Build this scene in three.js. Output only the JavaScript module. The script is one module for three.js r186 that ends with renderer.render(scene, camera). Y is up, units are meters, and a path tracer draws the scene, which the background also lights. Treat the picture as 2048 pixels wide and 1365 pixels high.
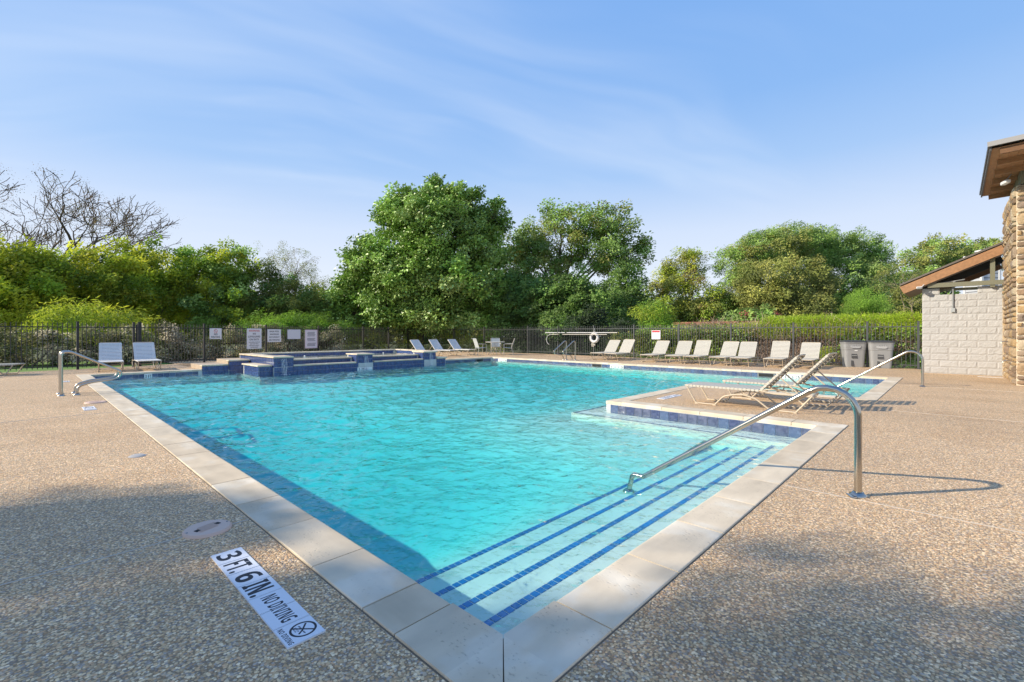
import * as THREE from 'three';
import { mergeGeometries } from 'three/addons/utils/BufferGeometryUtils.js';
import { RoundedBoxGeometry } from 'three/addons/geometries/RoundedBoxGeometry.js';

// ------------------------------------------------------------------ camera, sky, sun, exposure
// Ground plan: s runs along the near pool edge to the right, t along the left pool edge to the back; world x = s, z = -t.
const V3 = THREE.Vector3;
const P = (s, y, t) => new V3(s, y, -t);
const CS = -1.3466, CT = -1.3317, EYE = 1.24, BX = 0.6896, BD = 0.7242;
const scene = new THREE.Scene();
const camera = new THREE.PerspectiveCamera(72.53, 2048 / 1365, 0.05, 900);
camera.position.copy(P(CS, EYE, CT));
camera.lookAt(P(CS + BD, EYE, CT + BX));
camera.setViewOffset(2048, 1365, 0, 16.5, 2048, 1365);
const renderer = new THREE.WebGLRenderer({ antialias: true });
renderer.toneMapping = THREE.LinearToneMapping;
renderer.toneMappingExposure = 1.34;
renderer.shadowMap.enabled = true;

// sun: from the left of the view and a little behind it
const rightDir = P(BX, 0, -BD), fwdDir = P(BD, 0, BX);
const SUN_EL = 29 * Math.PI / 180, SUN_AZ = 8 * Math.PI / 180;
const toSun = new V3().addScaledVector(rightDir, -Math.cos(SUN_AZ)).addScaledVector(fwdDir, -Math.sin(SUN_AZ)).multiplyScalar(Math.cos(SUN_EL)).setY(Math.sin(SUN_EL));
const sun = new THREE.DirectionalLight(new THREE.Color().setRGB(1, 0.88, 0.7), 5);
sun.name = 'sun';
sun.position.copy(toSun).multiplyScalar(120).add(P(8, 0, 8));
sun.target.position.copy(P(8, 0, 8));
sun.castShadow = true;
sun.shadow.mapSize.set(4096, 4096);
Object.assign(sun.shadow.camera, { left: -50, right: 50, top: 40, bottom: -40, near: 1, far: 300 });
sun.shadow.radius = 1.3;
scene.add(sun, sun.target);

// seeded randomness and noise
function rng(seed) { let a = seed >>> 0; return () => { a = (a + 0x6d2b79f5) | 0; let t = Math.imul(a ^ (a >>> 15), 1 | a); t = (t + Math.imul(t ^ (t >>> 7), 61 | t)) ^ t; return ((t ^ (t >>> 14)) >>> 0) / 4294967296; }; }
function hash2(x, y, k = 0) { let h = Math.imul(x | 0, 374761393) + Math.imul(y | 0, 668265263) + Math.imul(k | 0, 2147483647 ^ 0x5bd1e995); h = Math.imul(h ^ (h >>> 13), 1274126177); return ((h ^ (h >>> 16)) >>> 0) / 4294967296; }
function vnoise(x, y, k = 0, wrap = 0) {
  const ix = Math.floor(x), iy = Math.floor(y), fx = x - ix, fy = y - iy, u = fx * fx * (3 - 2 * fx), v = fy * fy * (3 - 2 * fy);
  const w = wrap ? (a) => ((a % wrap) + wrap) % wrap : (a) => a;
  const a = hash2(w(ix), w(iy), k), b = hash2(w(ix + 1), w(iy), k), c = hash2(w(ix), w(iy + 1), k), d = hash2(w(ix + 1), w(iy + 1), k);
  return a + (b - a) * u + (c - a) * v + (a - b - c + d) * u * v;
}
function fbm(x, y, k = 0, oct = 4, wrap = 0) { let s = 0, a = 0.5, n = 0; for (let i = 0; i < oct; i++) { s += a * vnoise(x, y, k + i * 17, wrap); n += a; x *= 2; y *= 2; wrap *= 2; a *= 0.5; } return s / n; }
const lerp = (a, b, t) => a + (b - a) * t, clamp = (x, a = 0, b = 1) => Math.min(b, Math.max(a, x)), smooth = (a, b, x) => { const t = clamp((x - a) / (b - a)); return t * t * (3 - 2 * t); };

{ // the sky: clear autumn blue, paler towards the horizon, thin cirrus drawn out in streaks
  const W = 2048, H = 1024, data = new Float32Array(W * H * 4);
  const stops = [[0, 0.61, 0.665, 0.75], [0.1, 0.60, 0.66, 0.75], [0.2, 0.50, 0.59, 0.745], [0.31, 0.30, 0.455, 0.71], [0.42, 0.205, 0.375, 0.68], [0.6, 0.158, 0.325, 0.655], [1, 0.085, 0.22, 0.56]];
  const grad = (e, q) => { let k = 0; while (k < stops.length - 2 && e > stops[k + 1][0]) k++; const A = stops[k], B = stops[k + 1]; return lerp(A[q + 1], B[q + 1], clamp((e - A[0]) / (B[0] - A[0]))); };
  const ax = rightDir.clone().addScaledVector(fwdDir, 0.45).normalize();
  for (let j = 0; j < H; j++) {
    const el = ((j + 0.5) / H - 0.5) * Math.PI, y = Math.sin(el), c = Math.cos(el);
    for (let i = 0; i < W; i++) {
      const az = ((i + 0.5) / W - 0.5) * 2 * Math.PI, x = Math.cos(az) * c, z = Math.sin(az) * c, o = (j * W + i) * 4;
      const e = Math.max(0, y), a = 0;
      const cosS = x * toSun.x + y * toSun.y + z * toSun.z, glow = Math.pow(Math.max(0, cosS * 0.5 + 0.5), 6);
      let cl = 0;
      if (y > 0.01) {
        const k = 1 / (y + 0.12), px = x * k, pz = z * k, al = px * ax.x + pz * ax.z, ac = px * -ax.z + pz * ax.x;
        const wob = fbm(al * 0.9 + 4, ac * 0.9, 3, 3) * 1.6;
        const n = fbm(al * 0.5 + 7 + wob * 0.3, ac * 1.7 + wob, 11, 5), m = fbm(al * 0.3 + 2, ac * 0.5 + 5, 29, 3), f = fbm(al * 1.6 + wob, ac * 9 + wob * 4, 41, 5), p = fbm(al * 1.3 + 31, ac * 2.1 + wob * 1.5, 57, 5);
        cl = clamp(smooth(0.5, 0.95, n * 0.6 + m * 0.5 + (f - 0.5) * 0.2) + 0.22 * smooth(0.58, 0.85, p * 0.8 + f * 0.3) * smooth(0.42, 0.6, m)) * smooth(0.02, 0.2, y);
      }
      for (let q = 0; q < 3; q++) {
        let v = grad(e, q);
        v *= 1 + 0.07 * glow;
        v = lerp(v, [0.64, 0.70, 0.79][q] * (1 + 0.1 * glow), cl * 0.42);
        data[o + q] = v;
      }
      data[o + 3] = 1;
    }
  }
  const sky = new THREE.DataTexture(data, W, H, THREE.RGBAFormat, THREE.FloatType);
  sky.mapping = THREE.EquirectangularReflectionMapping; sky.magFilter = THREE.LinearFilter; sky.needsUpdate = true;
  scene.background = sky; scene.environment = sky;
}

// ------------------------------------------------------------------ helpers
const used = new Map();
function numbered(name) { const n = used.get(name) ?? 0; used.set(name, n + 1); return n ? `${name}_${String(n).padStart(3, '0')}` : name; }
function base(name, pos, turn = 0) { const g = new THREE.Group(); g.name = numbered(name); g.position.copy(pos); g.rotation.y = turn; scene.add(g); return g; }
function tag(o, label, category, group) { o.userData.label = label; o.userData.category = category; if (group) o.userData.group = group; return o; }
function shaded(m) { m.castShadow = m.receiveShadow = true; return m; }
function part(name, geo, mat, parent) { const m = shaded(new THREE.Mesh(geo, mat)); m.name = name; parent.add(m); return m; }
function struct(name, geo, mat) { const m = shaded(new THREE.Mesh(geo, mat)); m.name = numbered(name); m.userData.kind = 'structure'; scene.add(m); return m; }
function structGroup(name, pos = new V3()) { const g = base(name, pos); g.userData.kind = 'structure'; return g; }
function clean(list) { return list.map((g) => { let h = g.index ? g.toNonIndexed() : g; const out = new THREE.BufferGeometry(); for (const a of ['position', 'normal', 'uv']) if (h.attributes[a]) out.setAttribute(a, h.attributes[a]); if (!out.attributes.uv) out.setAttribute('uv', new THREE.BufferAttribute(new Float32Array(out.attributes.position.count * 2), 2)); return out; }); }
function merge(list) { return mergeGeometries(clean(list)); }
function box(w, h, d, x = 0, y = 0, z = 0, ry = 0, rx = 0, rz = 0) { const g = new THREE.BoxGeometry(w, h, d); if (rx) g.rotateX(rx); if (rz) g.rotateZ(rz); if (ry) g.rotateY(ry); g.translate(x, y, z); return g; }
function rbox(w, h, d, r, x = 0, y = 0, z = 0, ry = 0, seg = 1) { const g = new RoundedBoxGeometry(w, h, d, seg, r); if (ry) g.rotateY(ry); g.translate(x, y, z); return g; }
function boxBetween(a, b, w, h) { const d = new V3().subVectors(b, a), L = d.length(), g = new THREE.BoxGeometry(w, h, L); g.lookAt(d.normalize()); g.translate((a.x + b.x) / 2, (a.y + b.y) / 2, (a.z + b.z) / 2); return g; }
// polyline with rounded corners
function rounded(pts, r, n = 7) {
  const out = [pts[0].clone()];
  for (let i = 1; i < pts.length - 1; i++) {
    const p = pts[i], a = new V3().subVectors(pts[i - 1], p), b = new V3().subVectors(pts[i + 1], p), la = a.length(), lb = b.length();
    a.normalize(); b.normalize();
    const ang = Math.acos(clamp(a.dot(b), -1, 1)), ri = Array.isArray(r) ? r[i] : r, q = Math.min(ri / Math.tan(ang / 2), la * 0.49, lb * 0.49), rr = q * Math.tan(ang / 2);
    const bis = new V3().addVectors(a, b).normalize(), c = p.clone().addScaledVector(bis, rr / Math.sin(ang / 2)), s = p.clone().addScaledVector(a, q).sub(c), e = p.clone().addScaledVector(b, q).sub(c), w = Math.acos(clamp(s.dot(e) / (rr * rr), -1, 1));
    for (let k = 0; k <= n; k++) { const f = k / n; out.push(w < 1e-3 ? p.clone() : c.clone().addScaledVector(s, Math.sin((1 - f) * w) / Math.sin(w)).addScaledVector(e, Math.sin(f * w) / Math.sin(w))); }
  }
  out.push(pts[pts.length - 1].clone());
  return out;
}
function sweep(pts, r, seg = 8, caps = true) { // a round tube along points; r is a number or one radius per point
  pts = pts.filter((p, i) => !i || p.distanceTo(pts[i - 1]) > 1e-5);
  const n = pts.length, pos = [], nor = [], uv = [], idx = [];
  let up = new V3(0, 1, 0), len = 0;
  const T = pts.map((p, i) => new V3().subVectors(pts[Math.min(n - 1, i + 1)], pts[Math.max(0, i - 1)]).normalize());
  if (Math.abs(T[0].y) > 0.9) up.set(1, 0, 0);
  for (let i = 0; i < n; i++) {
    const side = new V3().crossVectors(up, T[i]).normalize(); up = new V3().crossVectors(T[i], side).normalize();
    if (i) len += pts[i].distanceTo(pts[i - 1]);
    const ri = Array.isArray(r) ? r[i] : r;
    for (let k = 0; k <= seg; k++) { const a = (k / seg) * 2 * Math.PI, nx = side.clone().multiplyScalar(Math.cos(a)).addScaledVector(up, Math.sin(a)); pos.push(pts[i].x + nx.x * ri, pts[i].y + nx.y * ri, pts[i].z + nx.z * ri); nor.push(nx.x, nx.y, nx.z); uv.push(k / seg, len); }
  }
  for (let i = 0; i < n - 1; i++) for (let k = 0; k < seg; k++) { const a = i * (seg + 1) + k, b = a + seg + 1; idx.push(a, a + 1, b, b, a + 1, b + 1); }
  if (caps) for (const e of [0, n - 1]) { const c = pos.length / 3, t = T[e].clone().multiplyScalar(e ? 1 : -1); pos.push(pts[e].x, pts[e].y, pts[e].z); nor.push(t.x, t.y, t.z); uv.push(0, 0); for (let k = 0; k <= seg; k++) { const q = (e * (seg + 1) + k) * 3; pos.push(pos[q], pos[q + 1], pos[q + 2]); nor.push(t.x, t.y, t.z); uv.push(0, 0); } for (let k = 0; k < seg; k++) e ? idx.push(c, c + 1 + k, c + 2 + k) : idx.push(c, c + 2 + k, c + 1 + k); }
  const g = new THREE.BufferGeometry();
  g.setAttribute('position', new THREE.Float32BufferAttribute(pos, 3)); g.setAttribute('normal', new THREE.Float32BufferAttribute(nor, 3)); g.setAttribute('uv', new THREE.Float32BufferAttribute(uv, 2)); g.setIndex(idx);
  return g;
}
const pipe = (pts, r, fillet = 0.1, seg = 10) => sweep(rounded(pts, fillet), r, seg);
const arr = (...a) => new V3(...a);
// a point from view direction and distance: u, v as measured on the 2048 x 1365 photograph, d metres along the view axis
function view(u, v, d) { const X = (u - 1024) / 930 * d; return P(CS + X * BX + d * BD, EYE - (v - 666) / 930 * d, CT - X * BD + d * BX); }
function ground(u, d, y = 0) { const p = view(u, 666, d); p.y = y; return p; }
function onS(u, s0) { const k = (u - 1024) / 930, d = (s0 - CS) / (k * BX + BD); return CT - BD * k * d + BX * d; }
const col = (r, g, b) => new THREE.Color().setRGB(r, g, b);
const std = (c, rough = 0.8, o = {}) => new THREE.MeshStandardMaterial({ color: c, roughness: rough, metalness: 0, ...o });
function tex(w, h, f, srgb = true) { // f(x, y) -> [r, g, b] in 0..1
  const data = new Uint8Array(w * h * 4);
  for (let j = 0; j < h; j++) for (let i = 0; i < w; i++) { const c = f(i, j), o = (j * w + i) * 4; data[o] = clamp(c[0]) * 255; data[o + 1] = clamp(c[1]) * 255; data[o + 2] = clamp(c[2]) * 255; data[o + 3] = 255; }
  const t = new THREE.DataTexture(data, w, h, THREE.RGBAFormat); t.wrapS = t.wrapT = THREE.RepeatWrapping; t.magFilter = THREE.LinearFilter; if (srgb) t.colorSpace = THREE.SRGBColorSpace; t.needsUpdate = true; return t;
}
const toS = (x) => (x <= 0.0031308 ? x * 12.92 : 1.055 * Math.pow(x, 1 / 2.4) - 0.055);
function canvasTex(w, h, draw) { const c = document.createElement('canvas'); c.width = w; c.height = h; const x = c.getContext('2d'); draw(x, w, h); const t = new THREE.CanvasTexture(c); t.colorSpace = THREE.SRGBColorSpace; return t; }

// ------------------------------------------------------------------ materials
const M = {};
{ // exposed aggregate: rounded pebbles about 9 mm across in tan, brown, grey and cream
  const N = 2048, cells = 200, size = N / cells, r = rng(5), px = new Float32Array(cells * cells), py = px.slice(), rad = px.slice(), cc = new Float32Array(cells * cells * 3);
  const pal = [[0.56, 0.45, 0.32], [0.48, 0.37, 0.26], [0.40, 0.29, 0.19], [0.62, 0.53, 0.41], [0.70, 0.64, 0.54], [0.32, 0.26, 0.20], [0.44, 0.40, 0.36], [0.26, 0.24, 0.24], [0.50, 0.36, 0.26], [0.58, 0.49, 0.37], [0.34, 0.33, 0.35]];
  for (let k = 0; k < cells * cells; k++) { px[k] = 0.5 + (r() - 0.5) * 0.85; py[k] = 0.5 + (r() - 0.5) * 0.85; rad[k] = 0.42 + r() * 0.34; const p = pal[Math.floor(r() * pal.length)], b = 0.72 + r() * 0.52; for (let q = 0; q < 3; q++) cc[k * 3 + q] = p[q] * b; }
  const hgt = new Float32Array(N * N), ids = new Int32Array(N * N);
  for (let j = 0; j < N; j++) for (let i = 0; i < N; i++) {
    const gx = i / size, gy = j / size, ix = Math.floor(gx), iy = Math.floor(gy); let best = 9, id = 0;
    for (let b = -1; b <= 1; b++) for (let a = -1; a <= 1; a++) { const wx = (ix + a + cells) % cells, wy = (iy + b + cells) % cells, k = wy * cells + wx, dx = ix + a + px[k] - gx, dy = iy + b + py[k] - gy, d = Math.sqrt(dx * dx + dy * dy) / rad[k]; if (d < best) { best = d; id = k; } }
    hgt[j * N + i] = Math.sqrt(Math.max(0, 1 - best * best * 0.75)); ids[j * N + i] = id;
  }
  const mat = [0.40, 0.34, 0.27];
  const map = tex(N, N, (i, j) => { const h = hgt[j * N + i], id = ids[j * N + i], f = smooth(0.42, 0.62, h), g = 0.92 + 0.16 * hash2(i, j, 3); return [0, 1, 2].map((q) => toS(lerp(mat[q] * 0.6, cc[id * 3 + q], f) * g)); });
  const bump = tex(N, N, (i, j) => { const h = hgt[j * N + i]; return [h, h, h]; }, false);
  M.deck = std(col(1.36, 1.16, 0.89), 0.75, { map, bumpMap: bump, bumpScale: 0.004, vertexColors: true });
}
{ // cream limestone coping with faint veins, cloudy tone and small pits
  const N = 1024, map = tex(N, N, (i, j) => { const x = i / N * 8, y = j / N * 8, v = fbm(x * 0.6, y * 2.4, 5, 5, 0), n = fbm(x, y, 9, 5, 8), p = fbm(x * 30, y * 18, 21, 3, 0), cl = smooth(0.55, 0.72, n); const pit = 0.7 * smooth(0.72, 0.82, p) * smooth(0.5, 0.68, fbm(x * 0.8, y * 0.8, 33, 3)); const k = 0.90 + 0.3 * (v - 0.5) + 0.3 * (n - 0.5) - 0.35 * pit; return [toS(0.60 * k), toS(lerp(0.53, 0.56, cl) * k), toS(lerp(0.42, 0.48, cl) * k)]; });
  const bump = tex(512, 512, (i, j) => { const x = i / 512 * 8, y = j / 512 * 8, p = fbm(x * 30, y * 18, 21, 3, 0), pit = smooth(0.7, 0.8, p) * smooth(0.5, 0.68, fbm(x * 0.8, y * 0.8, 33, 3)); const h = 0.7 + 0.2 * fbm(x * 6, y * 6, 4, 3) - pit * 0.7; return [h, h, h]; }, false);
  M.coping = [[1.18, 1.13, 1.04], [1.12, 1.06, 0.96], [1.22, 1.16, 1.06], [1.09, 1.01, 0.89], [1.16, 1.1, 1.0]].map((c) => std(col(...c), 0.7, { map, bumpMap: bump, bumpScale: 0.003 }));
}
M.mortar = std(col(0.2, 0.165, 0.12), 0.95);
{ // white pool plaster, faintly mottled
  const map = tex(512, 512, (i, j) => { const n = fbm(i / 64, j / 64, 7, 4, 8), k = 0.9 + 0.2 * (n - 0.5); return [toS(0.70 * k), toS(0.70 * k), toS(0.63 * k)]; });
  map.repeat.set(0.4, 0.4);
  M.plaster = std(col(1, 1, 1), 0.9, { map, side: THREE.DoubleSide });
}
{
  const mk = (seed, a, b) => tex(64, 64, (i, j) => { const n = fbm(i / 16, j / 16, seed, 4, 4); return [0, 1, 2].map((q) => toS(lerp(a[q], b[q], n))); });
  const A = [0.028, 0.042, 0.10], B = [0.13, 0.158, 0.25];
  M.waterTile = [1, 2, 3, 4].map((k) => std(col(...[[1, 1, 1], [0.8, 0.85, 1], [1.3, 1.2, 1.1], [1.05, 1.25, 1.3]][k - 1]), 0.25, { map: mk(k * 13, A, B) }));
  const A2 = [0.012, 0.024, 0.085], B2 = [0.085, 0.13, 0.3];
  M.spaTile = [5, 6, 7, 8].map((k) => std(col(1, 1, 1), 0.22, { map: ((seed) => tex(64, 64, (i, j) => { const n = fbm(i / 16, j / 16, seed, 4, 4); return [0, 1, 2].map((q) => toS(lerp(A2[q], B2[q], n))); }))(k * 13) }));
  M.stepTile = [0, 1, 2].map((k) => std(col(0.0, [0.135, 0.115, 0.155][k], [0.38, 0.34, 0.43][k]), 0.3));
}
M.grout = std(col(0.52, 0.53, 0.52), 0.9);
M.steel = new THREE.MeshStandardMaterial({ color: col(0.5, 0.46, 0.4), roughness: 0.16, metalness: 1 });
M.steelFar = new THREE.MeshStandardMaterial({ color: col(0.5, 0.46, 0.4), roughness: 0.28, metalness: 1 });
M.fence = std(col(0.018, 0.018, 0.02), 0.55);
M.fenceGrey = std(col(0.055, 0.06, 0.065), 0.5);
M.frame = std(col(0.5, 0.42, 0.31), 0.45);
M.strap = std(col(0.5, 0.475, 0.41), 0.5);
M.sling = std(col(0.42, 0.45, 0.45), 0.6);
M.white = std(col(0.62, 0.62, 0.62), 0.5);
M.grey = std(col(0.2, 0.21, 0.22), 0.5);
M.dark = std(col(0.015, 0.015, 0.016), 0.8);
M.bark = std(col(0.1, 0.075, 0.052), 0.95);
M.barkPale = std(col(0.22, 0.17, 0.12), 0.95);

// ------------------------------------------------------------------ ground and deck
const WL = -0.148; // water level
{
  const g = new THREE.PlaneGeometry(700, 700, 60, 60); g.rotateX(-Math.PI / 2);
  const pa = g.attributes.position; for (let i = 0; i < pa.count; i++) { const x = pa.getX(i), z = pa.getZ(i), r = Math.hypot(x - 8, z + 8); pa.setY(i, -0.3 - Math.max(0, r - 60) * 0.012); }
  g.computeVertexNormals();
  // the sheet lies below the pool floor only where the pool is; there it is cut out
  const idx = g.index.array, keep = []; for (let k = 0; k < idx.length; k += 3) { let cx = 0, cz = 0; for (let q = 0; q < 3; q++) { cx += pa.getX(idx[k + q]) / 3; cz += pa.getZ(idx[k + q]) / 3; } if (!(Math.abs(cx - 9) < 14 && Math.abs(cz + 6) < 17)) keep.push(idx[k], idx[k + 1], idx[k + 2]); }
  g.setIndex(keep);
  const map = tex(512, 512, (i, j) => { const n = fbm(i / 32, j / 32, 3, 5, 16); return [toS(0.05 + 0.05 * n), toS(0.055 + 0.07 * n), toS(0.018 + 0.02 * n)]; }); map.repeat.set(200, 200);
  struct('ground', g, std(col(1, 1, 1), 1, { map }));
}
function gridRect(s0, s1, t0, t1, y, step, uvScale, colorAt) { // flat sheet of small squares, normals up
  const ns = Math.max(1, Math.ceil((s1 - s0) / step)), nt = Math.max(1, Math.ceil((t1 - t0) / step)), pos = [], uv = [], nor = [], c = [], idx = [];
  for (let j = 0; j <= nt; j++) for (let i = 0; i <= ns; i++) { const s = lerp(s0, s1, i / ns), t = lerp(t0, t1, j / nt); pos.push(s, typeof y === 'function' ? y(s, t) : y, -t); uv.push(s * uvScale, t * uvScale); nor.push(0, 1, 0); const k = colorAt ? colorAt(s, t) : [1, 1, 1]; c.push(...k); }
  for (let j = 0; j < nt; j++) for (let i = 0; i < ns; i++) { const a = j * (ns + 1) + i, b = a + ns + 1; idx.push(a, a + 1, b, a + 1, b + 1, b); }
  const g = new THREE.BufferGeometry(); g.setAttribute('position', new THREE.Float32BufferAttribute(pos, 3)); g.setAttribute('normal', new THREE.Float32BufferAttribute(nor, 3)); g.setAttribute('uv', new THREE.Float32BufferAttribute(uv, 2)); g.setAttribute('color', new THREE.Float32BufferAttribute(c, 3)); g.setIndex(idx);
  if (typeof y === 'function') g.computeVertexNormals();
  return g;
}
const deckTone = (s, t) => { const n = fbm(s * 0.5 + 20, t * 0.5 + 20, 2, 4), m = fbm(s * 2.3 + 50, t * 2.3, 8, 3), k = 0.84 + 0.26 * n + 0.12 * (m - 0.5); const st = smooth(0.62, 0.7, fbm(s * 1.3 + 9, t * 1.3 + 70, 31, 4)) * 0.13; return [k - st * 0.7, k * (0.99 - 0.02 * m) - st * 0.85, k * (0.97 - 0.05 * m) - st]; };
{
  // the deck runs up to the line of the left fence
  const edgeStrip = () => { const q = [[-14, 19], [2.8, 19], ...[[408, 19.5], [267, 17.2], [155, 15.8], [-250, 12.5]].map(([u, d]) => { const p = ground(u, d); return [p.x, -p.z]; })], g = new THREE.ShapeGeometry(new THREE.Shape(q.map((a) => new THREE.Vector2(...a)))).rotateX(-Math.PI / 2), p = g.attributes.position, uv = g.attributes.uv, c = new Float32Array(p.count * 3).fill(0.92); for (let i = 0; i < p.count; i++) uv.setXY(i, p.getX(i) / 2.05, -p.getZ(i) / 2.05); g.setAttribute('color', new THREE.BufferAttribute(c, 3)); return g; };
  const R = (a, b, c, d, st = 0.3) => gridRect(a, b, c, d, 0, st, 1 / 2.05, deckTone);
  struct('deck', mergeGeometries([R(-14, -0.312, -9, 19.0), R(-0.312, 18.0, -9, -0.312), R(18.0, 19.9, -0.55, -0.312), R(6.262, 9.318, -0.312, 2.938), R(15.412, 19.9, -0.312, 17.4), R(-0.312, 2.8, 17.362, 19.0), R(11.4, 15.412, 16.012, 17.4), R(11.4, 19.6, 17.4, 25.5, 0.6), R(2.8, 11.4, 18.5, 25.5, 0.6), edgeStrip()]), M.deck);
  const lawn = tex(512, 512, (i, j) => { const n = fbm(i / 20, j / 20, 5, 4), f = hash2(i, j, 9); return [toS(0.07 + 0.05 * n + 0.03 * f), toS(0.14 + 0.08 * n + 0.05 * f), toS(0.018 + 0.02 * n)]; }); lawn.repeat.set(1, 1);
  const lg = mergeGeometries([gridRect(-40, 3.6, 18.6, 27, -0.03, 2, 1), gridRect(-40, -14, -20, 19, -0.03, 3, 1)]); lg.deleteAttribute('color');
  struct('lawn', lg, std(col(1, 1, 1), 1, { map: lawn }));
  // control joints in the deck, pale filler standing just proud
  const jm = std(col(0.5, 0.44, 0.36), 0.9);
  struct('deck_joint', merge([box(7, 0.006, 0.012, -3.82, 0, -2.06), box(0.012, 0.006, 6, 2.92, 0, 3.32), box(0.012, 0.006, 6, 8.2, 0, 3.32), box(7, 0.006, 0.012, -3.82, 0, -8.2), box(0.012, 0.006, 6, 13.0, 0, 3.32), box(4.4, 0.006, 0.012, 17.62, 0, -4.3), box(4.4, 0.006, 0.012, 17.62, 0, -9.3)]), jm);
}

// ------------------------------------------------------------------ the pool
// outline of the water, along the inner edge of the coping (s, t)
const POOL = [[0, 0], [5.95, 0], [5.95, 3.25], [9.63, 3.25], [9.63, 0], [15.1, 0], [15.1, 15.7], [11.35, 15.7], [11.35, 14.7], [3.85, 14.7], [3.85, 17.05], [0, 17.05]];
const floorY = (s, t) => { const left = lerp(-0.62, -1.12, smooth(1.35, 3.0, t)), near = lerp(left, -0.5, smooth(1.3, 5.2, s)); return lerp(near, -0.42, smooth(8.5, 13.8, t)) ; };
const besideBench = (s, t, y) => { const ds = s < 5.5 ? 5.5 - s : s > 9.63 ? s - 9.63 : 0, dt = Math.max(0, t - 3.66), q = Math.hypot(ds, dt); return Math.max(y, lerp(-0.32, y, smooth(0, 2.2, q))); };
{
  // plaster basin: walls under the tile and the floor
  const walls = [];
  for (let i = 0; i < POOL.length; i++) { const [a, b] = POOL[i], [c, d] = POOL[(i + 1) % POOL.length], L = Math.hypot(c - a, d - b), top = i >= 7 && i <= 9 ? -0.19 : -0.05, g = new THREE.PlaneGeometry(L, 1.3); g.rotateY(Math.atan2(d - b, c - a)); g.translate((a + c) / 2, top - 0.65, -(b + d) / 2); walls.push(g); }
  const fy = (s, t) => (s > 9.63 && t < 3.5 ? floorY(s, t) : besideBench(s, t, floorY(s, t))), f1 = gridRect(0, 5.95, 1.3, 17.05, fy, 0.25, 0.5), f2 = gridRect(5.95, 9.63, 3.25, 15.7, fy, 0.25, 0.5), f3 = gridRect(9.63, 15.1, 0, 15.7, floorY, 0.5, 0.5);
  for (const f of [f1, f2, f3]) f.deleteAttribute('color');
  const basin = structGroup('pool_basin');
  part('basin_wall', merge(walls), M.plaster, basin);
  part('basin_floor', merge([f1, f2, f3]), M.plaster, basin);
  // bench that runs round the peninsula, a dark line of tile on its lip
  const bench = structGroup('pool_bench');
  part('bench_ledge', merge([box(0.45, 0.7, 3.7, 5.72, -0.205 - 0.35, -1.85), box(3.68 + 0.45, 0.7, 0.42, 5.95 + 1.84, -0.206 - 0.35, -3.46)]), M.plaster, bench);
  part('lip_tile_line', merge([box(0.02, 0.008, 3.1, 5.53, -0.203, -2.13), box(3.6, 0.008, 0.02, 7.35, -0.203, -3.645)]), std(col(0.02, 0.035, 0.1), 0.4), bench);
  // four entry steps along the near edge, each with a row of small blue tiles on its nose
  const steps = [[0.43, -0.25], [0.71, -0.31], [1.0, -0.37], [1.3, -0.43]], tg = box(0.045, 0.006, 0.044);
  let prev = 0;
  for (const [t1, y] of steps) {
    const st = structGroup('pool_step');
    part('tread', box(5.5, 0.75, t1 - prev, 2.75, y - 0.375, -(t1 + prev) / 2), M.plaster, st);
    const r = rng(Math.round(t1 * 100));
    for (let k = 0; k < 104; k++) { const m = part('tile', tg, M.stepTile[Math.floor(r() * 3)], st); m.position.set(0.032 + k * 0.0525, y + 0.0005, -(t1 - 0.03)); }
    prev = t1;
  }
  // three steps at the near end of the far bay, dark lines on their noses
  let q = 0;
  for (const [t1, y] of [[0.42, -0.36], [0.8, -0.47], [1.2, -0.58]]) { const st = structGroup('bay_step'); part('tread', box(5.4, 0.7, t1 - q, 12.36, y - 0.35, -(t1 + q) / 2), M.plaster, st); part('nose_tile', box(5.3, 0.008, 0.05, 12.36, y, -(t1 - 0.04)), M.stepTile[1], st); q = t1; }
}
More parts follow.
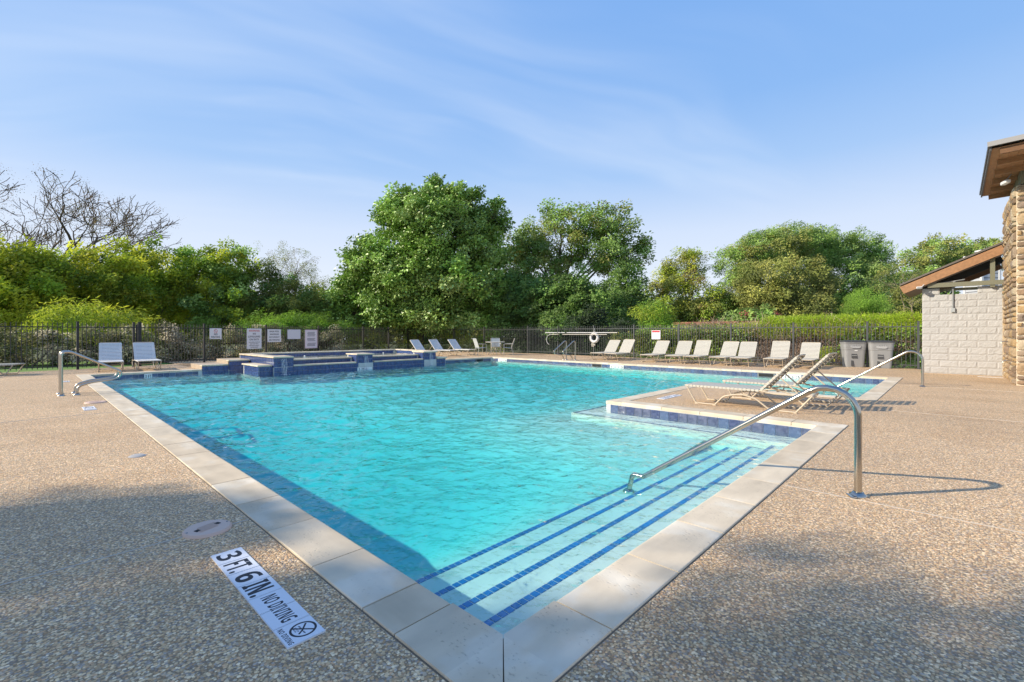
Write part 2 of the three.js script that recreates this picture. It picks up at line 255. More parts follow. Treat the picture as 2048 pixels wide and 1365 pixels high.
{ // water: the surface with its ripples, and the water under it that takes the red out of the light
  const r = rng(77), comps = [];
  for (let k = 0; k < 34; k++) { const L = 0.12 * Math.pow(9, Math.pow(r(), 1.2)), a = r() * Math.PI * 2, q = 2 * Math.PI / L; comps.push([Math.cos(a) * q, Math.sin(a) * q, r() * 6.28, L * 0.0074]); }
  const inside = (s, t) => { let c = false; for (let i = 0, j = POOL.length - 1; i < POOL.length; j = i++) { const [a, b] = POOL[i], [e, f] = POOL[j]; if (b > t !== f > t && s < (e - a) * (t - b) / (f - b) + a) c = !c; } return c; };
  const step = 0.05, ns = Math.round(15.1 / step), nt = Math.round(17.05 / step), pos = new Float32Array((ns + 1) * (nt + 1) * 3), nor = new Float32Array(pos.length), uv = new Float32Array((ns + 1) * (nt + 1) * 2);
  for (let j = 0; j <= nt; j++) for (let i = 0; i <= ns; i++) {
    const s = i * step, t = j * step, o = j * (ns + 1) + i;
    const chop = lerp(0.5, 1.15, smooth(1.0, 6, t)) * (0.65 + 0.7 * fbm(s * 0.28 + 3, t * 0.28 + 8, 6, 3)) * lerp(1, 0.55, smooth(11.5, 14.5, s)) * lerp(1, 0.4, smooth(9, 11, s) * smooth(6, 3, t));
    const wx = s + 0.25 * vnoise(s * 1.1, t * 1.1, 3), wy = t + 0.25 * vnoise(s * 1.1, t * 1.1, 4);
    let h = 0, dx = 0, dy = 0;
    for (const [kx, ky, ph, am] of comps) { const a = kx * wx + ky * wy + ph, c = Math.cos(a) * am; h += Math.sin(a) * am; dx += c * kx; dy += c * ky; }
    pos[o * 3] = s; pos[o * 3 + 1] = WL + h * chop; pos[o * 3 + 2] = -t;
    const n = new V3(-dx * chop, 1, dy * chop).normalize(); nor[o * 3] = n.x; nor[o * 3 + 1] = n.y; nor[o * 3 + 2] = n.z; uv[o * 2] = s; uv[o * 2 + 1] = t;
  }
  const idx = []; for (let j = 0; j < nt; j++) for (let i = 0; i < ns; i++) { if (!inside((i + 0.5) * step, (j + 0.5) * step)) continue; const a = j * (ns + 1) + i, b = a + ns + 1; idx.push(a, a + 1, b, a + 1, b + 1, b); }
  const g = new THREE.BufferGeometry(); g.setAttribute('position', new THREE.BufferAttribute(pos, 3)); g.setAttribute('normal', new THREE.BufferAttribute(nor, 3)); g.setAttribute('uv', new THREE.BufferAttribute(uv, 2)); g.setIndex(idx);
  const rip = tex(512, 512, (i, j) => { const n = fbm(i / 32, j / 32, 3, 4, 16); return [n, n, n]; }, false); rip.repeat.set(0.7, 0.7);
  M.water = new THREE.MeshPhysicalMaterial({ color: col(0.9, 0.985, 0.995), roughness: 0.02, transmission: 1, thickness: 0, ior: 1.33, bumpMap: rip, bumpScale: 0.03, side: THREE.DoubleSide });
  struct('water', g, M.water);
  const sh = new THREE.Shape(POOL.map(([s, t]) => new THREE.Vector2(s, t)));
  const bg = new THREE.ExtrudeGeometry(sh, { depth: 1.1, bevelEnabled: false }); bg.rotateX(-Math.PI / 2); bg.translate(0, WL - 0.025 - 1.1, 0);
  struct('pool_water', bg, new THREE.MeshPhysicalMaterial({ color: col(1, 1, 1), roughness: 0, transmission: 1, thickness: 1, ior: 1.33, attenuationColor: col(0.5, 0.922, 0.948), attenuationDistance: 1, transparent: true, opacity: 0 }));
}
{ // coping: stones with a rounded front edge, mitred or butted, joints between them
  const cop = structGroup('pool_coping'), r = rng(31), W = 0.30, T = 0.055;
  function stoneGeo(L) { // x along the edge, z = 0 at the water side to W behind; top at y = 0.006
    const sh = new THREE.Shape(), top = 0.007, b = top - T, q = 0.02; sh.moveTo(0, b); sh.lineTo(0, top - 0.006); sh.quadraticCurveTo(0, top, 0.006, top); sh.lineTo(W - q, top); sh.quadraticCurveTo(W + 0.004, top, W + 0.004, top - q); sh.lineTo(W + 0.004, b); sh.lineTo(0, b);
    const g = new THREE.ExtrudeGeometry(sh, { depth: L, bevelEnabled: false, curveSegments: 4 }); // x: from outside to the water
    const uv = g.attributes.uv, p = g.attributes.position; for (let i = 0; i < uv.count; i++) uv.setXY(i, p.getZ(i) * 1.0, (p.getX(i) + p.getY(i)) * 1.0);
    return g;
  }
  // run from (s, t) in direction dir over length; the water lies to the left (+1) or right (-1) of the direction
  function run(s, t, dir, side, cuts) {
    const d = [[1, 0], [0, 1], [-1, 0], [0, -1]][dir];
    for (let k = 0; k < cuts.length - 1; k++) {
      const a = cuts[k] + 0.004, L = cuts[k + 1] - cuts[k] - 0.008; if (L < 0.03) continue;
      const g = stoneGeo(L), off = [r() * 5, r() * 5], uv = g.attributes.uv; for (let i = 0; i < uv.count; i++) uv.setXY(i, uv.getX(i) * 0.5 + off[0], uv.getY(i) * 0.5 + off[1]);
      const m = part('stone', g, M.coping[Math.floor(r() * 5)], cop);
      // local z (length) -> direction, local x -> towards the water
      const z = P(d[0], 0, d[1]), x = side > 0 ? P(-d[1], 0, d[0]) : P(d[1], 0, -d[0]);
      const flip = new V3().crossVectors(new V3(0, 1, 0), z).dot(x) < 0;
      m.matrixAutoUpdate = true;
      const org = P(s + d[0] * a, (r() - 0.5) * 0.002, t + d[1] * a).addScaledVector(x, -W);
      if (flip) { z.negate(); org.add(P(d[0] * L, 0, d[1] * L)); }
      m.quaternion.setFromRotationMatrix(new THREE.Matrix4().makeBasis(x, new V3(0, 1, 0), z)); m.position.copy(org);
    }
  }
  const cut = (a, b, first = 0.62) => { const o = [a]; let x = a + first; while (x < b - 0.2) { o.push(x); x += 0.637; } o.push(b); return o; };
  // near corner: the two stones of the corner meet in a mitre, filled here by a square corner stone cut in two
  run(0, 0, 1, -1, [0.33, 0.59, 1.12, 1.76, 2.39, ...cut(3.03, 17.05, 0.637)]);                       // left edge
  run(0, 0, 0, 1, [0.34, 0.98, 1.62, ...cut(2.26, 5.95, 0.637)]);                                       // near edge
  run(5.95, 0, 1, 1, cut(0.3, 2.95));                                                                      // peninsula, left side (water on the left of +t)
  run(9.63, 0, 1, -1, cut(0.3, 2.95));                                                                     // peninsula, right side
  run(5.95, 3.25, 0, 1, cut(0.3, 3.38));                                                                   // peninsula tip
  run(9.63, 0, 0, 1, cut(0, 5.47));                                                                        // near edge of the far bay
  run(15.1, 0, 1, 1, cut(0, 15.7));                                                                        // far edge
  run(0, 17.05, 0, -1, cut(0, 2.8));                                                                       // back edge, left of the steps
  run(11.35, 15.7, 0, -1, cut(0, 3.75));                                                                   // back edge, right of the spa
  // corners
  const tri = (p) => { const sh = new THREE.Shape(p.map(([a, b]) => new THREE.Vector2(a, b))), g = new THREE.ExtrudeGeometry(sh, { depth: T, bevelEnabled: false }); g.rotateX(-Math.PI / 2); g.translate(0, 0.007 - T, 0); const uv = g.attributes.uv, q = g.attributes.position; for (let i = 0; i < uv.count; i++) uv.setXY(i, q.getX(i) * 0.5, q.getZ(i) * 0.5); return g; };
  part('stone', tri([[-W, -W + 0.005], [0.003, 0.005], [0.003, 0.326], [-W, 0.326]]), M.coping[4], cop);
  part('stone', tri([[-W + 0.005, -W], [0.336, -W], [0.336, 0.003], [0.005, 0.003]]), M.coping[0], cop);
  part('stone', tri([[5.954, -W], [6.25, -W], [6.25, 0.296], [5.946, 0.296], [5.946, 0.004], [5.954, 0.004]]), M.coping[2], cop);
  part('stone', tri([[9.33, -W], [9.626, -W], [9.626, 0.004], [9.634, 0.296], [9.33, 0.296]]), M.coping[1], cop);
  part('stone', tri([[15.104, -W], [15.4, -W], [15.4, -0.004], [15.104, -0.004]]), M.coping[3], cop);
  part('stone', tri([[5.946, 2.95], [6.246, 2.95], [6.246, 3.254], [5.946, 3.254]]), M.coping[2], cop);
  part('stone', tri([[9.334, 2.95], [9.634, 2.95], [9.634, 3.254], [9.334, 3.254]]), M.coping[0], cop);
  part('stone', tri([[-W, 17.054], [-0.004, 17.054], [-0.004, 17.35], [-W, 17.35]]), M.coping[0], cop);
  part('stone', tri([[15.104, 15.704], [15.4, 15.704], [15.4, 16.0], [15.104, 16.0]]), M.coping[1], cop);
  // mortar bed under the joints
  const bed = [[-0.312, 0, -0.312, 17.362], [0, 6.262, -0.312, -0.001], [5.952, 6.262, 0, 3.249], [6.262, 9.318, 2.938, 3.249], [9.318, 9.628, -0.001, 3.249], [9.318, 15.412, -0.312, -0.002], [15.102, 15.412, -0.002, 16.012], [0, 2.8, 17.052, 17.362], [11.36, 15.102, 15.702, 16.012]];
  part('mortar_bed', merge(bed.map(([a, b, c, d]) => box(b - a, 0.06, d - c, (a + b) / 2, -0.035, -(c + d) / 2))), M.mortar, cop);
}
{ // waterline tiles, one course of six-inch tiles on every wall that shows
  const pitch = 0.157, tg = rbox(0.152, 0.150, 0.012, 0.003), r = rng(9);
  function course(name, s, t, dir, len, top = -0.052, rows = 1, out = 0) {
    const w = structGroup(name), dS = dir === 's';
    part('grout_backing', box(dS ? len : 0.01, rows * pitch + 0.03, dS ? 0.01 : len, s + (dS ? len / 2 : 0.004), top - rows * pitch / 2, -(t + (dS ? 0.004 : len / 2))), M.grout, w);
    for (let j = 0; j < rows; j++) for (let k = 0; k < Math.floor(len / pitch + 0.05); k++) {
      const m = part('tile', tg, M.waterTile[Math.floor(r() * 4)], w), a = (k + 0.5) * pitch;
      m.position.copy(dS ? P(s + a, top - (j + 0.5) * pitch, t - 0.002) : P(s - 0.002, top - (j + 0.5) * pitch, t + a)); if (!dS) m.rotation.y = Math.PI / 2;
    }
    return w;
  }
  course('peninsula_wall', 5.95, 0.02, 't', 3.23);
  course('far_pool_wall', 15.1, 0.02, 't', 15.66);
  course('back_pool_wall', 0.02, 17.05, 's', 2.78);
  course('corner_pool_wall', 11.37, 15.7, 's', 3.7);
}

// ------------------------------------------------------------------ raised spa at the back of the pool
{
  const spa = base('raised_spa', P(3.85, 0, 14.7)); tag(spa, 'raised blue-tiled spa with cream coping and three small spillways at back of pool', 'spa');
  const at = (g) => g.translate(-3.85, 0, 14.7), cop = M.coping, r = rng(12);
  const core = std(col(0.5, 0.51, 0.5), 0.9), bx = (s0, s1, y0, y1, t0, t1) => at(box(s1 - s0, y1 - y0, t1 - t0, (s0 + s1) / 2, (y0 + y1) / 2, -(t0 + t1) / 2));
  const cap = (s0, s1, y, t0, t1, k = 0) => { const g = rbox(s1 - s0, 0.05, t1 - t0, 0.014, (s0 + s1) / 2, y - 0.025, -(t0 + t1) / 2, 0, 2), uv = g.attributes.uv, q = g.attributes.position; for (let i = 0; i < uv.count; i++) uv.setXY(i, q.getX(i) * 0.5, q.getZ(i) * 0.5); part('coping_stone', at(g), cop[k], spa); };
  const pillars = [[4.27, 4.86], [7.18, 7.84], [10.17, 10.82]];
  // masonry core
  part('masonry', merge([bx(3.87, 4.27, -1, 0.14, 14.88, 16.4), bx(4.29, 11.2, -1, 0.11, 14.72, 15.0), ...pillars.map(([a, b]) => bx(a + 0.015, b - 0.015, 0.1, 0.41, 14.745, 15.5)), bx(4.29, 10.8, -1, 0.29, 15.08, 15.3), bx(4.3, 4.6, -1, 0.41, 15.5, 18.3), bx(4.6, 11.3, -1, 0.41, 18.0, 18.3), bx(10.9, 11.3, -1, 0.41, 15.5, 18.0), bx(10.83, 11.33, -1, 0.14, 14.74, 15.7), bx(4.6, 10.9, -1, 0.02, 15.3, 18.0)]), core, spa);
  // caps
  cap(3.82, 4.26, 0.19, 14.84, 16.45, 1); cap(10.83, 11.38, 0.19, 14.68, 15.75, 0);
  for (const [a, b] of pillars) cap(a - 0.03, b + 0.03, 0.46, 14.68, 15.55, Math.floor(r() * 5));
  for (const [a, b] of [[4.89, 6.0], [6.0, 7.15], [7.87, 9.0], [9.0, 10.14]]) { cap(a, b - 0.006, 0.165, 14.69, 15.02, Math.floor(r() * 5)); cap(a, b - 0.006, 0.34, 15.03, 15.34, Math.floor(r() * 5)); }
  for (let t = 15.56; t < 18.2; t += 0.66) { cap(4.24, 4.62, 0.46, t, Math.min(18.3, t + 0.654), Math.floor(r() * 5)); cap(10.87, 11.25, 0.46, t, Math.min(18.3, t + 0.654), Math.floor(r() * 5)); }
  for (let s = 4.64; s < 10.8; s += 0.66) cap(s, Math.min(10.86, s + 0.654), 0.46, 17.96, 18.32, Math.floor(r() * 5));
  // tiles
  const pitch = 0.157, tg = rbox(0.152, 0.15, 0.012, 0.003);
  const face = (s, y, t, n, rows, turn = 0) => { for (let j = 0; j < rows; j++) for (let k = 0; k < n; k++) { const m = part('tile', tg, M.spaTile[Math.floor(r() * 4)], spa), a = (k + 0.5) * pitch; m.position.copy(turn ? P(s - 3.85, y - (j + 0.5) * pitch, t + a - 14.7) : P(s + a - 3.85, y - (j + 0.5) * pitch, t - 14.7)); if (turn) m.rotation.y = turn; } };
  face(4.27, 0.412, 14.735, 4, 2); face(7.19, 0.412, 14.735, 4, 4); face(10.17, 0.412, 14.735, 4, 4);
  face(4.27, 0.1, 14.712, 4, 3); face(4.87, 0.114, 14.712, 15, 3); face(7.83, 0.114, 14.712, 15, 3); face(10.82, 0.114, 14.712, 3, 3);
  face(4.89, 0.286, 15.07, 14, 1); face(7.87, 0.286, 15.07, 14, 1);
  face(3.87, 0.14, 14.872, 3, 3); face(3.86, 0.14, 14.88, 9, 3, Math.PI / 2);
  face(4.29, 0.412, 14.75, 22, 2, Math.PI / 2); face(7.172, 0.412, 14.75, 4, 2, Math.PI / 2); face(10.155, 0.412, 14.75, 4, 2, Math.PI / 2);
  face(4.64, 0.412, 17.99, 39, 1); face(10.89, 0.412, 15.55, 15, 1, Math.PI / 2);
  // water of the spa and of the trough, and the three thin falls
  const sw = gridRect(4.6, 10.9, 15.3, 18.0, (s, t) => 0.335 + 0.006 * (fbm(s * 5, t * 5, 3, 3) - 0.5), 0.06, 1); sw.deleteAttribute('color'); sw.translate(-3.85, 0, 14.7);
  part('spa_water', sw, new THREE.MeshPhysicalMaterial({ color: col(0.9, 0.98, 0.95), roughness: 0.04, transmission: 1, ior: 1.33, side: THREE.DoubleSide }), spa);
  part('spa_floor', bx(4.6, 10.9, 0.02, 0.1, 15.3, 18.0), M.plaster, spa);
  const fall = new THREE.MeshPhysicalMaterial({ color: col(0.95, 0.97, 0.98), roughness: 0.15, transmission: 0.5, ior: 1.33, side: THREE.DoubleSide });
  for (const [a, b] of pillars) { const c = (a + b) / 2, strands = []; for (let k = -2; k <= 2; k++) { const p = []; for (let i = 0; i <= 10; i++) { const f = i / 10, d = 0.13 * Math.sqrt(f); p.push(P(c + k * 0.045 * (1 - f * 0.3) + 0.012 * Math.sin(f * 9 + k), 0.38 - 0.53 * f * f - 0.0 * d, 14.71 - 0.1 * f).add(arr(-3.85, 0, 14.7))); } strands.push(sweep(p, 0.004 + 0.002 * ((k + 5) % 3), 5)); }
    part('spillway', merge(strands), fall, spa);
    const fo = []; for (let i = 0; i < 26; i++) { const q = r() * 6.28, d = r() * 0.22, g = new THREE.SphereGeometry(0.008 + 0.014 * r(), 6, 4); g.scale(1, 0.4, 1); g.translate(c + Math.cos(q) * d - 3.85, WL + 0.01, -(14.6 + Math.sin(q) * d * 0.4) + 14.7); fo.push(g); }
    part('foam', merge(fo), M.white, spa); }
  part('jet_nozzle', merge([new THREE.SphereGeometry(0.035, 8, 6).translate(5.95 - 3.85, 0.36, -16.4 + 14.7), new THREE.SphereGeometry(0.03, 8, 6).translate(9.4 - 3.85, 0.36, -16.6 + 14.7)]), M.white, spa);
  // broad concrete steps up to the spa on its left
  const cst = (() => { const map = tex(256, 256, (i, j) => { const n = fbm(i / 32, j / 32, 5, 5, 8), k = 0.85 + 0.3 * n; return [toS(0.42 * k), toS(0.34 * k), toS(0.25 * k)]; }); return std(col(1, 1, 1), 0.85, { map }); })();
  const walk = base('spa_steps', P(2.8, 0, 17.05)); tag(walk, 'two broad beige concrete steps leading up beside the spa', 'steps');
  const w = (g) => g.translate(-2.8, 0, 17.05);
  part('lower_step', w(box(1.6, 0.66, 1.5, 2.8 + 0.8, 0.145 - 0.331, -17.85)), cst, walk);
  part('upper_step', w(box(0.75, 0.5, 1.4, 3.6 + 0.375, 0.28 - 0.25, -17.86)), cst, walk);
  for (const [a, b, y] of [[2.79, 3.57, 0.15], [3.58, 4.28, 0.285]]) { const g = rbox(b - a, 0.05, 0.3, 0.014, (a + b) / 2, y - 0.024, -17.18, 0, 2), uv = g.attributes.uv, q = g.attributes.position; for (let i = 0; i < uv.count; i++) uv.setXY(i, q.getX(i) * 0.5, q.getZ(i) * 0.5); part('coping_stone', w(g), cop[1], walk); }
  for (const [s, y, n, rows] of [[2.8, 0.1, 5, 2], [3.6, 0.235, 4, 3]]) for (let j = 0; j < rows; j++) for (let k = 0; k < n; k++) { const m = part('tile', tg, M.spaTile[Math.floor(r() * 4)], walk); m.position.copy(P(s + (k + 0.5) * pitch - 2.8, y - (j + 0.5) * pitch, -0.012)); }
}

// ------------------------------------------------------------------ writing on tiles and signs
function printed(w, h, px, draw, rough = 0.6) { return std(col(1, 1, 1), rough, { map: canvasTex(Math.round(w * px), Math.round(h * px), draw) }); }
const fit = (x, text, cx, cy, maxW, size, font = 'bold', squeeze = 1) => { x.font = `${font} ${size}px sans-serif`; const w = x.measureText(text).width * squeeze, k = Math.min(1, maxW / w) * squeeze; x.save(); x.translate(cx, cy); x.scale(k, 1); x.textAlign = 'center'; x.textBaseline = 'middle'; x.fillText(text, 0, 0); x.restore(); };
function noDivingSymbol(x, cx, cy, r, ink) {
  x.strokeStyle = x.fillStyle = ink; x.lineWidth = r * 0.17; x.beginPath(); x.arc(cx, cy, r * 0.9, 0, 7); x.stroke();
  x.lineWidth = r * 0.15; x.beginPath(); x.moveTo(cx + r * 0.62, cy - r * 0.62); x.lineTo(cx - r * 0.62, cy + r * 0.62); x.stroke();
  x.lineWidth = r * 0.14; x.beginPath(); x.moveTo(cx - r * 0.6, cy - r * 0.45); x.lineTo(cx + r * 0.1, cy + r * 0.1); x.lineTo(cx + r * 0.42, cy + r * 0.5); x.stroke();
  x.lineWidth = r * 0.05; for (const q of [-0.5, 0.3]) { x.beginPath(); for (let i = 0; i <= 12; i++) x.lineTo(cx + r * (q - 0.1 + i * 0.035), cy + r * (0.1 + 0.05 * Math.sin(i * 1.6))); x.stroke(); }
  fit(x, 'SHALLOW', cx - r * 0.25, cy + r * 0.38, r * 0.7, r * 0.17); fit(x, 'WATER', cx - r * 0.25, cy + r * 0.56, r * 0.6, r * 0.17);
}
const INK = '#141b28';
function depthTiles(name, label, pos, turn, texts, group) { // a strip of six-inch deck tiles, written to be read from the pool side
  const T = 0.156, n = texts.length, o = base(name, pos, turn); tag(o, label, 'depth marker', group);
  texts.forEach((tx, k) => {
    const m = printed(0.15, 0.15, 1400, (x, w, h) => {
      x.fillStyle = '#dfe1e6'; x.fillRect(0, 0, w, h); x.fillStyle = INK;
      if (tx === '@') { noDivingSymbol(x, w / 2, h * 0.40, w * 0.36, INK); x.fillStyle = INK; fit(x, 'NO DIVING', w / 2, h * 0.88, w * 0.9, h * 0.2); }
      else if (tx[0] === '<' || tx[0] === '>') { x.beginPath(); x.rect(0, 0, w, h); x.clip(); fit(x, 'NO DIVING', tx[0] === '<' ? w : 0, h * 0.5, w * 1.8, h * 0.62, 'bold', 0.55); }
      else { const wide = tx.length > 1 ? 0.6 : 1.1; x.strokeStyle = INK; fit(x, tx, w / 2, h * 0.53, w * 0.96, h * 1.08, 'bold', wide); fit(x, tx, w / 2 + w * 0.012, h * 0.53, w * 0.96, h * 1.08, 'bold', wide); fit(x, tx, w / 2 - w * 0.012, h * 0.53, w * 0.96, h * 1.08, 'bold', wide); }
    });
    const g = rbox(0.153, 0.008, 0.153, 0.002, 0, 0, 0), face = new THREE.PlaneGeometry(0.149, 0.149); face.rotateX(-Math.PI / 2); face.translate(0, 0.0046, 0);
    const t = part('tile', g, M.markerEdge ??= std(col(0.7, 0.71, 0.73), 0.4), o); t.position.x = (k - (n - 1) / 2) * T; part('print', face, m, t);
  });
  return o;
}
depthTiles('depth_marker', 'large white deck tiles reading 3 FT. 6 IN. NO DIVING in the near shade', P(-0.56, 0.003, 1.1), -Math.PI / 2, ['3', 'FT.', '6', 'IN.', '<', '>', '@']);
depthTiles('depth_marker', 'small white depth tiles in the sunny deck between the grab rails and the sunken drain', P(-0.61, 0.003, 8.92), -Math.PI / 2, ['4', 'FT.', '@']);
depthTiles('depth_marker', 'worn white depth tiles on the peninsula deck beside the sun lounger feet', P(7.25, 0.003, 2.65), Math.PI, ['4', 'FT.', '6', 'IN.', '@']);
depthTiles('depth_marker', 'distant white depth tile behind the grab rails near the back pool corner', P(-0.62, 0.003, 15.0), -Math.PI / 2, ['3', 'FT.']);
function wallMarker(label, s, y, t, turn, text, w = 0.62, scale = 1) { const o = base('wall_depth_marker', P(s, y, t), turn); tag(o, label, 'depth marker'); const n = text.length; text.forEach((tx, k) => { const q = w / n; part('tile', rbox(q - 0.004, 0.15, 0.012, 0.002, (k - (n - 1) / 2) * q, 0, 0), M.markerEdge, o); const f = new THREE.PlaneGeometry(q - 0.008, 0.146); f.translate((k - (n - 1) / 2) * q, 0, 0.0066); part('print', f, printed(q, 0.15, 900, (x, W, H) => { x.fillStyle = '#e4e6e6'; x.fillRect(0, 0, W, H); x.fillStyle = INK; fit(x, tx, W / 2, H * 0.52, W * 0.88, H * 0.92, 'bold', 0.8); }), o); }); }
wallMarker('white waterline tiles reading 3 FT 6 IN under the far rail of the bay', 15.084, -0.128, 2.38, -Math.PI / 2, ['3', 'FT', '6', 'IN']);
wallMarker('white waterline depth tiles on the far wall below the row of loungers', 15.084, -0.128, 8.5, -Math.PI / 2, ['4', 'FT', '6', 'IN']);
wallMarker('white waterline tiles reading 3 FT 6 at the foot of the middle spa pillar', 7.48, -0.128, 14.708, 0, ['3', 'FT', '6', ' '], 0.6);
wallMarker('white waterline tiles on the far wall close to the back corner', 15.084, -0.128, onS(1005, 15.084), -Math.PI / 2, ['4', 'FT', '6', 'IN'], 0.6);
wallMarker('single small white waterline tile on the shaded back wall left of the spa', 1.35, -0.128, 17.034, 0, ['3 FT'], 0.2);
for (const [s, t, label, along] of [[15.085, 9.45, 'dark skimmer opening in the far pool wall left of the depth tiles', 't'], [15.085, 3.05, 'dark skimmer opening in the far pool wall of the bay', 't'], [14.2, 15.685, 'dark skimmer opening in the back pool wall near the far corner', 's']]) { const o = base('skimmer', P(s, -0.12, t), along === 't' ? -Math.PI / 2 : 0); tag(o, label, 'skimmer'); part('opening', box(0.44, 0.11, 0.008), M.dark, o); part('surround', merge([box(0.5, 0.02, 0.02, 0, 0.062, 0), box(0.5, 0.02, 0.02, 0, -0.062, 0), box(0.03, 0.104, 0.02, 0.235, 0, 0), box(0.03, 0.104, 0.02, -0.235, 0, 0)]), M.grey, o); }  // flat dark plate stands in for the shade inside each opening

// lids set in the deck
function lid(label, s, t, r, y = 0.004, c = col(0.66, 0.47, 0.37)) {
  const o = base('access_lid', P(s, y, t)), m = std(c, 0.6); tag(o, label, 'lid');
  const prof = [[0, 0.014], [r * 0.93, 0.014], [r * 0.96, 0.012], [r * 0.965, 0.006], [r * 1.0, 0.006], [r * 1.02, 0.0], [r * 1.02, -0.01]].map(([a, b]) => new THREE.Vector2(a, b));
  part('cover', new THREE.LatheGeometry(prof, 40), m, o);
  const ribs = []; for (let k = -4; k <= 4; k++) { const z = k * r * 0.075; ribs.push(box(r * (1.05 - Math.abs(k) * 0.06), 0.003, 0.006, 0, 0.0152, z, 0.35)); }
  part('moulding', merge(ribs), std(c.clone().multiplyScalar(0.82), 0.6), o);
  for (const q of [-1, 1]) part('finger_hole', box(0.026, 0.003, 0.03, q * r * 0.48 * Math.cos(0.35), 0.0153, -q * r * 0.48 * Math.sin(0.35), 0.35), M.dark, o);
  for (const q of [-1, 1]) part('screw', new THREE.CylinderGeometry(0.006, 0.006, 0.002, 8).translate(q * r * 0.86 * Math.cos(-0.1), 0.0155, q * r * 0.86 * Math.sin(-0.1)), M.grey, o);
  return o;
}
lid('round pinkish skimmer lid with two finger holes beside the near depth tiles', -0.55, 2.07, 0.13);
lid('flat pinkish skimmer lid in the deck by the grab rails', -0.47, 9.72, 0.15);
{ const o = base('drain_cover', P(-0.56, 0.002, 4.62)); tag(o, 'small grey umbrella sleeve cap in the sunny deck, with a pale streak beside it', 'deck cap'); part('cap', new THREE.LatheGeometry([[0, 0.012], [0.05, 0.012], [0.062, 0.004], [0.075, 0.0]].map((a) => new THREE.Vector2(...a)), 24), std(col(0.42, 0.40, 0.37), 0.5), o);
  const sh = new THREE.Shape(); sh.absellipse(0, 0, 0.26, 0.05, 0, 7, false, 0); const g = new THREE.ShapeGeometry(sh, 20); g.rotateX(-Math.PI / 2); g.translate(-0.2, 0.0015, 0.06); part('lime_streak', g, std(col(0.5, 0.47, 0.42), 0.9), o); }
{ const o = base('drain_cover', P(17.2, 0.003, -2.05)); tag(o, 'thin pale drain strip in the deck before the block wall', 'drain'); part('strip', rbox(0.06, 0.012, 0.5, 0.003), M.white, o); }

// ------------------------------------------------------------------ rails
function flange(x, y, z, mat, o) { part('base_flange', merge([new THREE.LatheGeometry([[0, 0.03], [0.036, 0.03], [0.04, 0.022], [0.055, 0.014], [0.058, 0.0], [0.058, -0.004]].map((a) => new THREE.Vector2(...a)), 24).translate(x, y, z)]), mat, o); }
function handrail(label, s, mat) {
  const o = base('handrail', P(s, 0, -0.8)); tag(o, label, 'handrail', 'stainless stair handrails');
  const q = (t, y) => arr(0, y, -(t + 0.8));
  part('rail', pipe([q(-0.8, 0), q(-0.8, 0.985), q(0.98, -0.235), q(1.1, -0.235), q(1.14, -0.4)], 0.025, [0, 0.2, 0.06, 0.05, 0], 20), mat, o);
  flange(0, 0.002, 0, mat, o); flange(0, -0.425, -(1.145 + 0.8), mat, o);
  part('escutcheon_lug', merge([rbox(0.09, 0.008, 0.05, 0.003, -0.06, 0.008, -0.03, 0.5)]), mat, o);
  return o;
}
handrail('stainless steel handrail curving from the near deck down into the entry steps', 3.03, M.steel);
handrail('stainless steel handrail at the far bay steps, beyond the two peninsula loungers', 12.92, M.steelFar);
function grabRail(label, pos, turn, group, mat = M.steelFar) { // figure-four rail: +x points to the pool
  const o = base('grab_rail', pos, turn); tag(o, label, 'grab rail', group);
  part('rail', pipe([arr(-0.12, 0, 0), arr(-0.12, 0.86, 0), arr(0.02, 0.86, 0), arr(0.80, 0.42, 0), arr(0.74, 0.29, 0), arr(0.33, 0.24, 0), arr(0.11, 0.17, 0), arr(0.1, 0, 0)], 0.024, [0, 0.13, 0.16, 0.09, 0.1, 0.2, 0.12, 0], 14), mat, o);
  flange(-0.12, 0.002, 0, mat, o); flange(0.1, 0.002, 0, mat, o);
  return o;
}
grabRail('front stainless grab rail of the pair at the left pool edge', P(-0.72, 0, 11.35), 0, 'left pair of grab rails');
grabRail('rear stainless grab rail of the pair at the left pool edge', P(-0.72, 0, 11.82), 0, 'left pair of grab rails');
grabRail('left rail of the far pool ladder in front of the dark shrubs', P(15.76, 0, 11.62), Math.PI, 'far ladder rails', M.steelFar);
grabRail('right rail of the far pool ladder in front of the dark shrubs', P(15.76, 0, 11.12), Math.PI, 'far ladder rails', M.steelFar);

